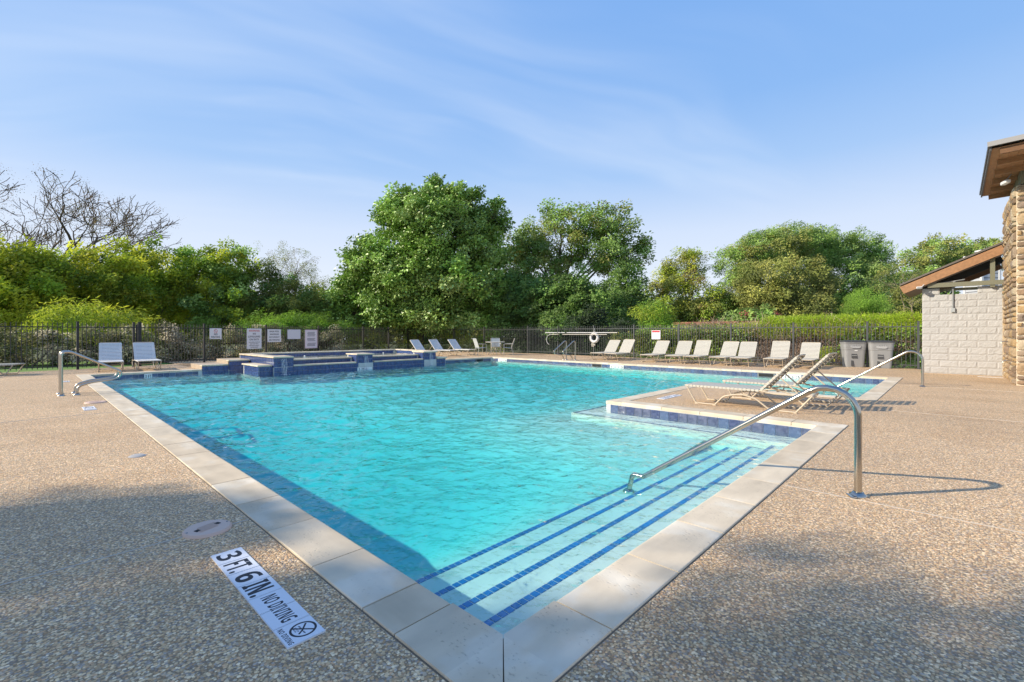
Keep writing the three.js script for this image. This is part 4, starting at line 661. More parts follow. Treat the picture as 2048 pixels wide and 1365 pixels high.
{
  // rubble stone corner of the main building: long face at t = -2.36, end face at s = 14.75
  const wall = base('stone_wall', P(14.75, 0, -2.36)); tag(wall, 'tall rubble stone wall of brown and tan blocks at right edge', 'wall');
  const r = rng(99), pal = [[0.36, 0.25, 0.14], [0.30, 0.20, 0.12], [0.42, 0.31, 0.18], [0.22, 0.155, 0.10], [0.48, 0.39, 0.26], [0.33, 0.25, 0.17], [0.40, 0.27, 0.13], [0.26, 0.2, 0.15]];
  const stMap = tex(256, 256, (i, j) => { const n = fbm(i / 24, j / 24, 15, 5), k = 0.55 + 0.9 * n; return [toS(0.7 * k), toS(0.7 * k), toS(0.68 * k)]; });
  const mats = pal.map((c) => std(col(c[0] * 1.25, c[1] * 1.25, c[2] * 1.32), 0.9, { map: stMap }));
  part('mortar_core', box(3.14, 4.7, 1.9, 1.585, 2.35, 0.975), std(col(0.62, 0.53, 0.40), 0.95), wall);
  function stone(w, h, seed) { const g = new THREE.BoxGeometry(w, h, 0.1, 4, 4, 1), p = g.attributes.position; for (let i = 0; i < p.count; i++) { const x = p.getX(i), y = p.getY(i), z = p.getZ(i), ex = clamp(Math.abs(x) / (w / 2)), ey = clamp(Math.abs(y) / (h / 2)), rx = Math.pow(ex, 4), ry = Math.pow(ey, 4); const n = fbm(x * 7 + seed * 5.7 + 40, y * 7 + seed * 2.9 + 40, 3, 3) - 0.5; p.setX(i, x * (1 - 0.06 * ry * (0.4 + hash2(seed, x > 0, 5)) ) + 0.012 * (hash2(Math.round(x * 40), Math.round(y * 40), seed) - 0.5)); p.setY(i, y * (1 - 0.06 * rx * (0.4 + hash2(seed, y > 0, 6))) + 0.012 * (hash2(Math.round(x * 40), Math.round(y * 40), seed + 9) - 0.5)); if (z > 0) p.setZ(i, 0.04 + 0.05 * n - 0.025 * Math.max(rx, ry)); } const q = g.toNonIndexed(); q.computeVertexNormals(); return q; }
  let seed = 1;
  const lay = (len, place, minW, maxW) => { let y = 0.02; while (y < 4.66) { const h = Math.min(0.1 + r() * r() * 0.24, 4.69 - y); let x = 0; while (x < len - 0.03) { let w = Math.min(minW + r() * (maxW - minW), len - x); if (len - x - w < 0.1) w = len - x; const m = part('stone', stone(w - 0.036, h - 0.032, seed++), mats[Math.floor(r() * pal.length)], wall); place(m, x + w / 2, y + h / 2); x += w; } y += h; } };
  lay(3.14, (m, x, y) => { m.position.set(x, y, 0); m.rotation.y = Math.PI; }, 0.13, 0.4);          // long face, towards the pool
  lay(0.95, (m, x, y) => { m.position.set(0, y, x + 0.02); m.rotation.y = -Math.PI / 2; }, 0.11, 0.36); // end face, towards the camera
  part('hose_tap', merge([sweep([arr(0.9, 1.02, -0.05), arr(0.9, 1.02, -0.16), arr(0.9, 0.97, -0.18)], 0.012, 8), box(0.06, 0.012, 0.012, 0.9, 1.05, -0.12)]), M.steelFar, wall);
  part('hose_tap', merge([sweep([arr(0.6, 0.55, -0.05), arr(0.6, 0.55, -0.15), arr(0.6, 0.5, -0.17)], 0.012, 8)]), M.steelFar, wall);
  const jamb = base('stone_pier', P(17.86, 0, -2.32)); tag(jamb, 'short stack of brown stones between block wall and tall stone wall', 'pier'); part('mortar_core', box(0.1, 2.3, 0.26, 0.06, 1.15, 0.13), std(col(0.5, 0.42, 0.31), 0.95), jamb);
  { let y = 0; while (y < 2.2) { const h = 0.17 + r() * 0.2, m = part('stone', stone(0.24, h - 0.02, seed++), mats[Math.floor(r() * pal.length)], jamb); m.position.set(0, y + h / 2, 0.13); m.rotation.y = -Math.PI / 2; y += h; } }
  // overhanging eave: boarded soffit on rafters, dark metal edge
  const ev = base('eave_roof', P(12.7, 0, -1.9)); tag(ev, 'overhanging brown wooden eave with rafters and dark metal edge at top right', 'roof');
  const Y = 5.09, sl = 0.04, len = 4.65, dep = 3.4, rise = (z) => sl * z;
  for (let k = 0; k < 24; k++) { const z0 = k * dep / 24; part('soffit_board', box(len, 0.02, dep / 24 - 0.006, len / 2, Y + 0.012 + rise(z0 + dep / 48), z0 + dep / 48, 0, 0, 0), M.wood, ev); }
  for (let k = 0; k < 6; k++) part('rafter', boxBetween(arr(0.03 + k * 0.915, Y - 0.055 + rise(0.12), 0.12), arr(0.03 + k * 0.915, Y - 0.055 + rise(dep), dep), 0.05, 0.13), k ? M.wood : M.woodDark, ev);
  part('fascia', box(len + 0.06, 0.15, 0.03, len / 2, Y + 0.06, -0.016), std(col(0.09, 0.08, 0.075), 0.5), ev);
  part('roof_sheet', boxBetween(arr(len / 2, Y + 0.09, -0.06), arr(len / 2, Y + 0.09 + rise(dep), dep), len + 0.16, 0.05), std(col(0.16, 0.155, 0.15), 0.4, { metalness: 0.5 }), ev);
  for (let k = 0; k < 15; k++) part('roof_rib', boxBetween(arr(-0.05 + k * 0.33, Y + 0.125, -0.06), arr(-0.05 + k * 0.33, Y + 0.125 + rise(dep), dep), 0.04, 0.03), std(col(0.2, 0.195, 0.19), 0.4, { metalness: 0.5 }), ev);
  part('edge_flashing', boxBetween(arr(-0.09, Y + 0.1, -0.07), arr(-0.09, Y + 0.1 + rise(dep), dep), 0.03, 0.1), std(col(0.3, 0.29, 0.28), 0.4), ev);
  part('olive_beam', box(3.2, 0.34, 0.1, 3.6, Y - 0.2, 0.6), M.olive, ev);
  part('olive_beam', box(0.1, 0.34, 1.9, 2.05, Y - 0.2, 1.6), M.olive, ev);
  const bl = base('flood_light', P(14.6, 4.78, -2.2)); tag(bl, 'pale flood light tucked under the high eave above the stone wall', 'light fitting'); part('head', rbox(0.26, 0.08, 0.1, 0.02, 0, 0, 0, 0.3), M.white, bl); part('arm', pipe([arr(0, 0.03, 0), arr(0.05, 0.12, 0.05), arr(0.1, 0.2, 0.1)], 0.012, 0.04, 8), M.grey, bl);
}

// ------------------------------------------------------------------ plants
function leafSpray(n, R, len, wid, seed, o = {}) { // a twig with n small folded leaves
  const r = rng(seed), pos = [], nor = [];
  for (let i = 0; i < n; i++) {
    const d = new V3(r() - 0.5, (r() - 0.5) * (o.flat ?? 0.7), r() - 0.5).normalize(), c = d.clone().multiplyScalar(R * Math.cbrt(0.12 + 0.88 * r()));
    const up = new V3((r() - 0.5) * 1.7, 0.55 + 0.6 * r(), (r() - 0.5) * 1.7).normalize(), out = d.clone().multiplyScalar(0.8).add(new V3((r() - 0.5), -(o.droop ?? 0.25), (r() - 0.5)).multiplyScalar(0.9)), ax = out.addScaledVector(up, -out.dot(up)).normalize(), sd = new V3().crossVectors(up, ax), l = len * (0.65 + 0.7 * r()), w = wid * (0.7 + 0.6 * r()) / 2;
    const a = c.clone(), b = c.clone().addScaledVector(ax, l), q = c.clone().addScaledVector(ax, l * 0.42), e = q.clone().addScaledVector(sd, w).addScaledVector(up, w * 0.35), f = q.clone().addScaledVector(sd, -w).addScaledVector(up, w * 0.35);
    for (const [x, y, z] of [[a, b, e], [a, f, b]]) { const nn = new V3().crossVectors(y.clone().sub(x), z.clone().sub(x)).normalize(); const fl = nn.dot(up) < 0; if (fl) nn.negate(); for (const p of fl ? [x, z, y] : [x, y, z]) { pos.push(p.x, p.y, p.z); nor.push(nn.x, nn.y, nn.z); } }
  }
  const g = new THREE.BufferGeometry(); g.setAttribute('position', new THREE.Float32BufferAttribute(pos, 3)); g.setAttribute('normal', new THREE.Float32BufferAttribute(nor, 3)); return g;
}
const leafMat = (rough = 0.6, tr = 0.35, spec = 1) => new THREE.MeshPhysicalMaterial({ color: col(1, 1, 1), roughness: rough, transmission: tr, thickness: 0, side: THREE.DoubleSide, specularIntensity: spec });
const LM = { shiny: leafMat(0.45, 0.12, 1), soft: leafMat(0.92, 0.4, 0.6), dry: leafMat(0.9, 0.25, 0.4) };
const SPRAY = {
  broad: leafSpray(24, 0.36, 0.185, 0.16, 1), broad2: leafSpray(18, 0.38, 0.20, 0.14, 2), small: leafSpray(32, 0.32, 0.12, 0.075, 3), mid: leafSpray(22, 0.34, 0.16, 0.11, 4),
  fine: leafSpray(56, 0.24, 0.07, 0.018, 5, { flat: 1.2, droop: -0.4 }), sparse: leafSpray(9, 0.36, 0.075, 0.045, 6), long: leafSpray(26, 0.34, 0.2, 0.03, 7, { droop: 1.4 }), tiny: leafSpray(34, 0.26, 0.06, 0.04, 8),
};
const lobe = (u, v, d, ru, rv, rd) => ({ c: view(u, v, d), rx: ru * d / 930, ry: rv * d / 930, rz: (rd ?? ru) * d / 930 });
const dummy = new THREE.Object3D();
// leaves turn towards the light
const lean = new THREE.Quaternion().setFromUnitVectors(new V3(0, 1, 0), new V3(0, 1, 0).addScaledVector(toSun, 0.9).normalize());
function foliage(parent, lobes, o) { // o: spray, mat, colors [[r,g,b]...], density (clumps per square metre of lobe), per, clump, seed, inner, scale
  const r = rng(o.seed), mats = [], cols = [], origin = parent.position, c = new THREE.Color();
  for (const L of lobes) {
    const area = 4 * Math.PI * Math.pow((Math.pow(L.rx * L.ry, 1.6) + Math.pow(L.rx * L.rz, 1.6) + Math.pow(L.ry * L.rz, 1.6)) / 3, 1 / 1.6), n = Math.max(4, Math.round(area * (o.density ?? 1.4)));
    for (let i = 0; i < n; i++) {
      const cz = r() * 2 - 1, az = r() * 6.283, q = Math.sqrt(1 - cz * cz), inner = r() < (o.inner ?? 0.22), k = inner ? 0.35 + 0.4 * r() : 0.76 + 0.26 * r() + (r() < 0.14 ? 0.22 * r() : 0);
      // directions in view axes: x to the right of the picture, z along the view
      const dx = q * Math.cos(az), dz = q * Math.sin(az), dy = cz;
      const ctr = L.c.clone().addScaledVector(rightDir, dx * L.rx * k).addScaledVector(fwdDir, dz * L.rz * k); ctr.y += dy * L.ry * k;
      if (ctr.y < (o.minY ?? 0.15)) continue;
      const shoot = dy > 0.1 && r() < (o.shoots ?? 0.16); if (shoot) ctr.y += L.ry * (0.12 + 0.3 * r());
      const big = (shoot ? 0.45 : 1) * (o.clump ?? 0.42) * (0.6 + 0.8 * r()), m = Math.max(1, Math.round((o.per ?? 6) * (0.6 + 0.8 * r()))), tone = 0.6 + 0.8 * r(), ci = o.colors[Math.floor(Math.pow(r(), o.bias ?? 1) * o.colors.length)];
      for (let j = 0; j < m; j++) {
        const e = new V3(r() - 0.5, (r() - 0.5) * 0.9, r() - 0.5).normalize().multiplyScalar(big * Math.sqrt(r())); e.y *= shoot ? 1.6 : (o.pad ?? 0.5);
        dummy.position.copy(ctr).add(e).sub(origin); dummy.rotation.set((r() - 0.5) * 0.8, r() * 6.283, (r() - 0.5) * 0.8); dummy.quaternion.premultiply(lean); dummy.scale.setScalar((o.scale ?? 1) * (0.7 + 0.6 * r())); dummy.updateMatrix(); mats.push(dummy.matrix.clone());
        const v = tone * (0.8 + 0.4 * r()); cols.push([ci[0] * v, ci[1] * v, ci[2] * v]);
      }
    }
  }
  const im = new THREE.InstancedMesh(o.spray, o.mat ?? LM.soft, mats.length); mats.forEach((mm, i) => { im.setMatrixAt(i, mm); im.setColorAt(i, c.setRGB(...cols[i])); });
  im.name = o.name ?? 'crown'; im.userData.kind = 'stuff'; im.castShadow = im.receiveShadow = true; parent.add(im); return im;
}
function limb(a, b, r0, r1, seed, bend = 0.12, seg = 7) { // a tapered, slightly crooked branch from a to b
  const r = rng(seed), L = a.distanceTo(b), n = 7, p = [], rr = []; let off = new V3();
  for (let i = 0; i <= n; i++) { const f = i / n; if (i && i < n) off.add(new V3(r() - 0.5, (r() - 0.5) * 0.5, r() - 0.5).multiplyScalar(L * bend * 0.35)); const k = Math.sin(f * Math.PI); p.push(a.clone().lerp(b, f).addScaledVector(off, k).add(arr(0, L * bend * 0.4 * k, 0))); rr.push(lerp(r0, r1, f)); }
  return sweep(p, rr, seg);
}
const kinds = new Map();
function tree(name, label, foot, lobes, o) {
  const t = base(name, foot); tag(t, label, o.category ?? 'tree', o.group);
  const r = rng(o.seed * 7 + 1), zero = new V3(), rad = o.trunk ?? 0.16, top = lobes.reduce((a, L) => a.add(L.c.clone().multiplyScalar(1 / lobes.length)), new V3()).sub(foot);
  if (rad > 0) {
    const fork = top.clone().multiplyScalar(o.fork ?? 0.45); fork.x *= 0.6; fork.z *= 0.6;
    part('trunk', limb(arr(0, -0.1, 0), fork, rad, rad * 0.66, o.seed + 3, 0.08, 10), o.bark ?? M.bark, t);
    const twigs = [];
    lobes.forEach((L, k) => {
      const e = L.c.clone().sub(foot), g = limb(fork.clone().multiplyScalar(0.7 + 0.3 * r()), e, rad * 0.45, rad * 0.14, o.seed + k * 5, 0.22);
      part('limb', g, o.bark ?? M.bark, t);
      for (let q = 0; q < (o.twigs ?? 5); q++) { const a = r() * 6.28, b = r() * 2 - 0.7; twigs.push(limb(e.clone().lerp(fork, 0.3 * r()), e.clone().add(arr(Math.cos(a) * L.rx * 0.8, b * L.ry * 0.6, Math.sin(a) * L.rx * 0.8)), rad * 0.15, rad * 0.04, o.seed + k * 31 + q, 0.3, 5)); }
    });
    if (twigs.length) { const m = part('branches', merge(twigs), o.bark ?? M.bark, t); m.name = 'branch'; m.userData.kind = 'stuff'; }
  } else { // many-stemmed shrub
    for (let k = 0; k < 3; k++) { const L = lobes[k % lobes.length], e = L.c.clone().sub(foot); part('stem', limb(arr((r() - 0.5) * 0.5, -0.1, (r() - 0.5) * 0.5), e.add(arr((r() - 0.5) * L.rx, L.ry * 0.4, (r() - 0.5) * L.rx)), 0.035, 0.01, o.seed + k, 0.15, 6), o.bark ?? M.bark, t); }
  }
  foliage(t, lobes, o);
  return t;
}
// leaf base colours, raised above real leaves to brighten the crowns
const C = {
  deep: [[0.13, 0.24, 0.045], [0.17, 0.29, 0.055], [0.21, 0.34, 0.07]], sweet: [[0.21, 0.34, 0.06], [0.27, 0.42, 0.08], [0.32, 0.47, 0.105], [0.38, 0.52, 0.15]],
  lime: [[0.38, 0.47, 0.035], [0.5, 0.57, 0.05], [0.27, 0.40, 0.04], [0.6, 0.62, 0.055]], olive: [[0.25, 0.28, 0.06], [0.33, 0.35, 0.08], [0.41, 0.41, 0.095], [0.20, 0.24, 0.05]],
  rust: [[0.40, 0.26, 0.07], [0.30, 0.23, 0.07], [0.25, 0.26, 0.06], [0.45, 0.24, 0.08]], silver: [[0.46, 0.42, 0.28], [0.22, 0.24, 0.10], [0.60, 0.53, 0.40], [0.12, 0.14, 0.05], [0.10, 0.12, 0.04], [0.3, 0.3, 0.12]], dark: [[0.02, 0.042, 0.012], [0.03, 0.06, 0.016], [0.04, 0.078, 0.02]],  // dark: the shade of the underbrush is put into the leaf colour
  juniper: [[0.42, 0.56, 0.035], [0.52, 0.64, 0.04], [0.32, 0.46, 0.03]], fresh: [[0.22, 0.40, 0.04], [0.29, 0.48, 0.055]], brown: [[0.22, 0.14, 0.08], [0.32, 0.22, 0.14], [0.15, 0.10, 0.06]],
};
// the big sweetgum in the middle
tree('sweetgum_tree', 'large round green tree rising behind the spa, centre of the picture', ground(838, 33.2), [
  lobe(868, 412, 34, 54, 42), lobe(925, 410, 34, 46, 40), lobe(975, 435, 35, 34, 32), lobe(805, 440, 33.5, 50, 50), lobe(870, 470, 32.5, 76, 62), lobe(955, 500, 33.5, 54, 60), lobe(750, 520, 33, 52, 52), lobe(815, 545, 31.8, 66, 52), lobe(905, 575, 32, 74, 52), lobe(985, 590, 33.5, 40, 50), lobe(705, 590, 33, 40, 42), lobe(770, 620, 32, 54, 30), lobe(690, 630, 33, 34, 22), lobe(960, 640, 33, 46, 24), lobe(860, 635, 31.5, 60, 20),
], { seed: 11, spray: SPRAY.broad, mat: LM.shiny, colors: C.sweet, density: 1.35, per: 9, clump: 0.62, trunk: 0.36, fork: 0.34, inner: 0.26, minY: 1.7 });
tree('elm_tree', 'tall open-crowned tree with crooked limbs right of the big round tree', ground(1120, 37), [
  lobe(1172, 440, 38, 62, 32), lobe(1225, 455, 38, 46, 42), lobe(1105, 432, 38.5, 34, 22), lobe(1120, 490, 37.5, 56, 42), lobe(1200, 515, 37, 64, 42), lobe(1255, 505, 38, 36, 32), lobe(1060, 500, 38, 40, 44), lobe(1085, 555, 37, 54, 46), lobe(1282, 492, 38, 16, 9), lobe(1042, 488, 38.5, 38, 44), lobe(1020, 545, 37, 36, 50),
], { seed: 23, spray: SPRAY.broad2, mat: LM.soft, colors: [...C.sweet, ...C.olive.slice(1, 3)], density: 0.85, per: 6, clump: 0.6, trunk: 0.24, fork: 0.5, inner: 0.2, twigs: 9, bark: M.bark });
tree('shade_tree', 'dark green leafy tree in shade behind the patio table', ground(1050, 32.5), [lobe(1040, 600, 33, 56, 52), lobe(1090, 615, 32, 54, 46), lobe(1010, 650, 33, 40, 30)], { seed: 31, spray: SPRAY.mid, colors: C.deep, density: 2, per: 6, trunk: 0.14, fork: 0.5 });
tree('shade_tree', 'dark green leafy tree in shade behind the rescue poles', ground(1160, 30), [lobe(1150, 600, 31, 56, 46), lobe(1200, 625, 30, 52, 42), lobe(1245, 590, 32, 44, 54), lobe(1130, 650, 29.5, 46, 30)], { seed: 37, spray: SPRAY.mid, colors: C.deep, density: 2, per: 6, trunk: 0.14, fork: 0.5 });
tree('shade_dark_shrub', 'shrub darkened for shade filling the fence behind the far pool ladder', ground(1100, 29.4), [lobe(1095, 680, 29.4, 52, 30, 20), lobe(1040, 690, 30.4, 36, 22, 18)], { seed: 41, spray: SPRAY.small, colors: C.dark, density: 3, per: 6, trunk: 0, category: 'shrub' });
tree('shade_dark_shrub', 'shrub darkened for shade behind the life ring', ground(1195, 26.4), [lobe(1180, 670, 26.6, 56, 44, 18), lobe(1240, 685, 25.6, 30, 36, 16)], { seed: 43, spray: SPRAY.small, colors: C.dark, density: 3, per: 6, trunk: 0, category: 'shrub' });
// bushes and small trees along the left
const leftBush = [
  ['lime_bush', 'tall yellow-green bush at the far left edge', 24, 22.5, [[10, 590, 90, 76], [60, 560, 60, 50], [-70, 560, 80, 70]], C.lime, 51],
  ['lime_bush', 'yellow-green bush left of the grab rails, below the bare tree', 150, 25, [[140, 575, 84, 66], [205, 560, 54, 52], [120, 640, 70, 40]], C.lime, 52],
  ['lime_bush', 'bright leafy bush with an uneven top behind the gate post', 300, 28, [[270, 560, 60, 58], [325, 558, 56, 56], [300, 620, 70, 46]], C.lime, 53],
  ['lime_bush', 'leafy bush with a pointed top behind the NO DIVING sign', 430, 30, [[400, 570, 56, 62], [460, 545, 44, 54], [440, 620, 62, 44]], [...C.lime, ...C.sweet], 54],
  ['lime_bush', 'low bright shrub with arching shoots left of the lounger pair', 190, 20.6, [[170, 640, 62, 34], [235, 650, 50, 24], [110, 655, 50, 22]], C.lime, 55],
];
for (const [n, label, u, d, ls, colors, seed] of leftBush) tree(n, label, ground(u, d, -0.1), ls.map(([a, b, ru, rv]) => lobe(a, b, d + hash2(a, b) * 2, ru, rv)), { seed, spray: seed === 55 ? SPRAY.long : SPRAY.mid, colors, density: 1.5, per: 7, clump: 0.6, trunk: 0, category: 'bush', inner: 0.3, shoots: 0.26 });
tree('twiggy_tree', 'thin grey twiggy tree with few leaves left of the big round tree', ground(575, 34), [lobe(540, 550, 34, 46, 50), lobe(590, 545, 34.5, 44, 46), lobe(630, 590, 34, 40, 46)], { seed: 61, spray: SPRAY.tiny, colors: [...C.olive, ...C.rust.slice(1, 3)], density: 1.6, per: 3, trunk: 0.1, fork: 0.4, twigs: 26, bark: M.barkPale });
tree('leafy_bush', 'olive leafy bush filling the gap left of the big round tree', ground(580, 32), [lobe(520, 590, 32, 44, 50), lobe(575, 610, 32, 54, 48), lobe(640, 625, 33, 44, 44)], { seed: 63, spray: SPRAY.small, colors: [...C.olive, ...C.deep], density: 1.9, per: 6, trunk: 0, category: 'bush', shoots: 0.25 });
tree('green_shrub', 'low green shrub with upright shoots behind the blank sign', ground(610, 29.5), [lobe(600, 650, 29.5, 48, 24), lobe(655, 655, 30, 34, 22), lobe(520, 655, 27, 40, 20)], { seed: 62, spray: SPRAY.long, colors: C.fresh, density: 2.4, per: 5, trunk: 0, category: 'shrub' });
for (const [k, u0, u1, d] of [[0, -60, 140, 17.2], [1, 140, 300, 18.3], [2, 300, 430, 20.6], [3, 430, 560, 23.8], [4, 560, 700, 27.6], [5, 690, 840, 31.6], [6, 860, 1010, 33.4]]) {
  const um = (u0 + u1) / 2, w = (u1 - u0) / 2, words = ['at the far left, behind the lawn', 'behind the lounger pair', 'right of the gate post', 'behind the WARNING sign', 'behind the small print sign', 'left of the big trunk', 'behind the three shaded loungers'];
  tree('silvery_shrub', `tangled shrub with ${k > 4 ? 'yellowing' : 'pale dusty'} leaves along the fence ${words[k]}`, ground(um, d, -0.05), [lobe(um - w * 0.5, 700, d, w * 0.62, 42, 26), lobe(um + w * 0.5, 698, d + 0.9, w * 0.62, 42, 26)], { seed: 70 + k, spray: SPRAY.small, scale: 0.75, mat: LM.soft, colors: k > 4 ? [...C.lime, ...C.olive] : C.silver, density: 3.2, per: 5, trunk: 0, category: 'shrub', clump: 0.32, minY: 0.02 });  // by the trunk, the backlit look is put into lime leaf colours
}
// trees on the right
tree('right_tree', 'broad green tree crown behind the fence row, left of centre of the right clump', ground(1500, 33), [lobe(1480, 530, 33, 44, 46), lobe(1530, 510, 33.5, 56, 44), lobe(1570, 490, 35, 54, 30), lobe(1480, 590, 32, 46, 44)], { seed: 81, spray: SPRAY.small, colors: [...C.olive.slice(0, 3), ...C.sweet], density: 2.2, per: 5, trunk: 0.15, fork: 0.4 });
tree('right_tree', 'tall green tree at the top of the right clump', ground(1640, 36), [lobe(1610, 505, 36, 60, 44), lobe(1670, 500, 36.5, 52, 36), lobe(1720, 510, 37, 48, 38), lobe(1745, 545, 36, 36, 44), lobe(1690, 570, 35, 66, 52)], { seed: 82, spray: SPRAY.small, colors: C.sweet, density: 2.1, per: 5, trunk: 0.18, fork: 0.4 });
tree('right_tree', 'yellowish leafy tree in front of the right clump', ground(1560, 28.5), [lobe(1540, 580, 29, 62, 54), lobe(1610, 570, 29.5, 54, 50), lobe(1590, 620, 28.5, 66, 30)], { seed: 83, spray: SPRAY.small, colors: C.olive, density: 2.4, per: 5, trunk: 0.1, fork: 0.4 });
tree('rusty_tree', 'small tree with rusty tips between the open-crowned tree and the right clump', ground(1365, 33), [lobe(1365, 545, 34, 34, 40), lobe(1390, 530, 34.5, 22, 26), lobe(1345, 600, 33, 42, 50), lobe(1400, 610, 32, 44, 44), lobe(1325, 560, 34, 20, 26)], { seed: 84, spray: SPRAY.small, colors: [...C.olive, ...C.lime, C.rust[1]], density: 1.9, per: 5, trunk: 0.1, fork: 0.4, twigs: 8 });
tree('distant_tree', 'hazy green tree beyond the block wall at the right', ground(1860, 42), [lobe(1830, 545, 42, 50, 44), lobe(1880, 515, 43, 46, 36), lobe(1930, 520, 44, 44, 34), lobe(1975, 515, 45, 40, 30), lobe(1810, 590, 40, 44, 40)], { seed: 85, spray: SPRAY.mid, colors: [...C.sweet, ...C.olive], density: 1.3, per: 4, trunk: 0.16, fork: 0.4, scale: 1.1 });
tree('pale_stem_tree', 'thin pale-stemmed tree left of the shed roof', ground(1815, 27), [lobe(1800, 560, 27, 44, 44), lobe(1825, 600, 26.5, 34, 36)], { seed: 86, spray: SPRAY.tiny, colors: C.olive, density: 1.2, per: 4, trunk: 0.07, fork: 0.3, twigs: 14, bark: std(col(0.4, 0.34, 0.25), 0.9) });
tree('conifer_bush', 'bright green pointed conifer bush above the hedge', ground(1730, 25), [lobe(1730, 614, 25, 34, 20), lobe(1726, 598, 25, 18, 18), lobe(1752, 612, 25, 18, 20)], { seed: 87, spray: SPRAY.fine, colors: C.fresh, density: 6, per: 5, trunk: 0, category: 'bush', clump: 0.3 });
tree('weeping_shrub', 'drooping light green shrub above the small red-topped sign', ground(1310, 25.5), [lobe(1310, 626, 25.5, 30, 22), lobe(1325, 655, 25, 26, 22)], { seed: 88, spray: SPRAY.long, colors: C.fresh.concat(C.lime.slice(0, 1)), density: 3.4, per: 5, trunk: 0, category: 'shrub' });
{ // flowering shrub
  const t = tree('flowering_shrub', 'green shrub with a few pink flowers beyond the hedge', ground(1510, 25), [lobe(1530, 640, 25, 34, 16), lobe(1480, 642, 25.6, 34, 14)], { seed: 89, spray: SPRAY.mid, colors: C.sweet, density: 2.6, per: 5, trunk: 0, category: 'shrub' });
  foliage(t, [lobe(1542, 633, 24.6, 9, 4), lobe(1496, 634, 25, 6, 4)], { name: 'blossom', seed: 90, spray: SPRAY.tiny, colors: [[0.4, 0.06, 0.09]], density: 5, per: 2, clump: 0.1 });
}
// clipped hedge behind the right fence: bright top, woody brown underneath
{
  const o = base('juniper_hedge', P(21, 0, 1.5)); tag(o, 'clipped hedge with bright green top and bare brown twigs below, behind the bins', 'hedge');
  const box3 = (s0, s1, y0, y1, t0, t1, n, spray, colors, seed, name, sc, mat = LM.soft) => { const r = rng(seed), im = new THREE.InstancedMesh(spray, mat, n), c = new THREE.Color(); for (let i = 0; i < n; i++) { const t = lerp(t0, t1, r()), wv = 0.22 * fbm(t * 1.3 + seed, 1, 5, 3); dummy.position.set(lerp(s0, s1, r()), lerp(y0, y1 + wv, r()), -t).sub(o.position); dummy.rotation.set((r() - 0.5) * 1.2, r() * 6.28, (r() - 0.5) * 1.2); dummy.scale.setScalar(sc * (0.6 + 0.7 * r())); dummy.updateMatrix(); im.setMatrixAt(i, dummy.matrix); const k = colors[Math.floor(r() * colors.length)], v = 0.7 + 0.6 * r(); im.setColorAt(i, c.setRGB(k[0] * v, k[1] * v, k[2] * v)); } im.name = name; im.userData.kind = 'stuff'; im.castShadow = true; o.add(im); };
  const twig = (() => { const g = [], r = rng(6); for (let k = 0; k < 12; k++) { const a = arr((r() - 0.5) * 0.5, (r() - 0.5) * 0.4, (r() - 0.5) * 0.5), b = a.clone().add(arr((r() - 0.5) * 0.35, r() * 0.35 - 0.05, (r() - 0.5) * 0.35)); g.push(sweep([a, a.clone().lerp(b, 0.5).add(arr((r() - 0.5) * 0.06, 0, (r() - 0.5) * 0.06)), b], [0.008, 0.006, 0.002], 4, false)); } return merge(g); })();
  const twigMat = std(col(1, 1, 1), 0.95);
  box3(20.5, 22.2, 1.5, 1.66, -0.5, 4.6, 3400, SPRAY.fine, C.juniper, 301, 'green_top', 1);
  box3(20.5, 22.2, 1.15, 1.36, 4.4, 7.4, 1500, SPRAY.fine, C.juniper, 302, 'green_top', 1);
  box3(20.35, 20.6, 1.15, 1.55, -0.5, 4.6, 420, SPRAY.fine, C.juniper, 305, 'green_top', 0.9);
  box3(20.3, 21.4, 0.02, 1.45, -0.6, 7.6, 1300, twig, [[0.44, 0.33, 0.26], [0.34, 0.24, 0.18], [0.5, 0.4, 0.32], [0.2, 0.12, 0.08]], 303, 'twig', 1, twigMat);
  box3(20.45, 21.4, 0.0, 1.2, -0.6, 7.6, 700, SPRAY.tiny, C.brown, 306, 'dead_leaves', 0.9, LM.dry);
  box3(20.2, 20.7, 0.0, 1.3, -0.6, 2.0, 130, SPRAY.mid, C.sweet, 304, 'creeper', 0.7); box3(20.2, 20.7, 0.1, 1.3, 5.2, 10.5, 600, SPRAY.small, C.olive.concat(C.sweet), 307, 'creeper', 0.9);
  box3(20.4, 21.2, 0.0, 0.9, 7.4, 12, 900, SPRAY.small, C.deep.concat(C.olive), 308, 'creeper', 0.9);
}
{ const o = base('low_bush', P(19.95, 0, 2.35)); tag(o, 'small bright bush poking out beside the left bin', 'bush'); foliage(o, [{ c: P(20.0, 0.35, 2.3), rx: 0.35, ry: 0.35, rz: 0.2 }], { seed: 95, spray: SPRAY.long, colors: C.fresh.concat(C.lime), density: 14, per: 4, clump: 0.15, scale: 0.6, name: 'leaves' }); part('stem', limb(arr(0, 0, 0), arr(0.05, 0.45, 0.05), 0.012, 0.005, 3), M.bark, o); }
{ // low brick garden wall beyond the hedge
  const o = base('brick_wall', P(25.2, 0, 4)); tag(o, 'reddish brick garden wall showing as a thin line above the hedge', 'wall');
  const bm = [[0.25, 0.11, 0.07], [0.3, 0.14, 0.09], [0.21, 0.1, 0.065]].map((c) => std(col(...c), 0.9)), r = rng(5);
  part('wall_core', box(0.2, 1.82, 13.5, 0, 0.91, 0), M.mortar, o);
  for (let k = 0; k < 55; k++) for (let j = 0; j < 2; j++) part('brick', box(0.24, 0.075, 0.235, 0, 1.74 + j * 0.085, -6.7 + k * 0.245 + j * 0.06), bm[Math.floor(r() * 3)], o);
}
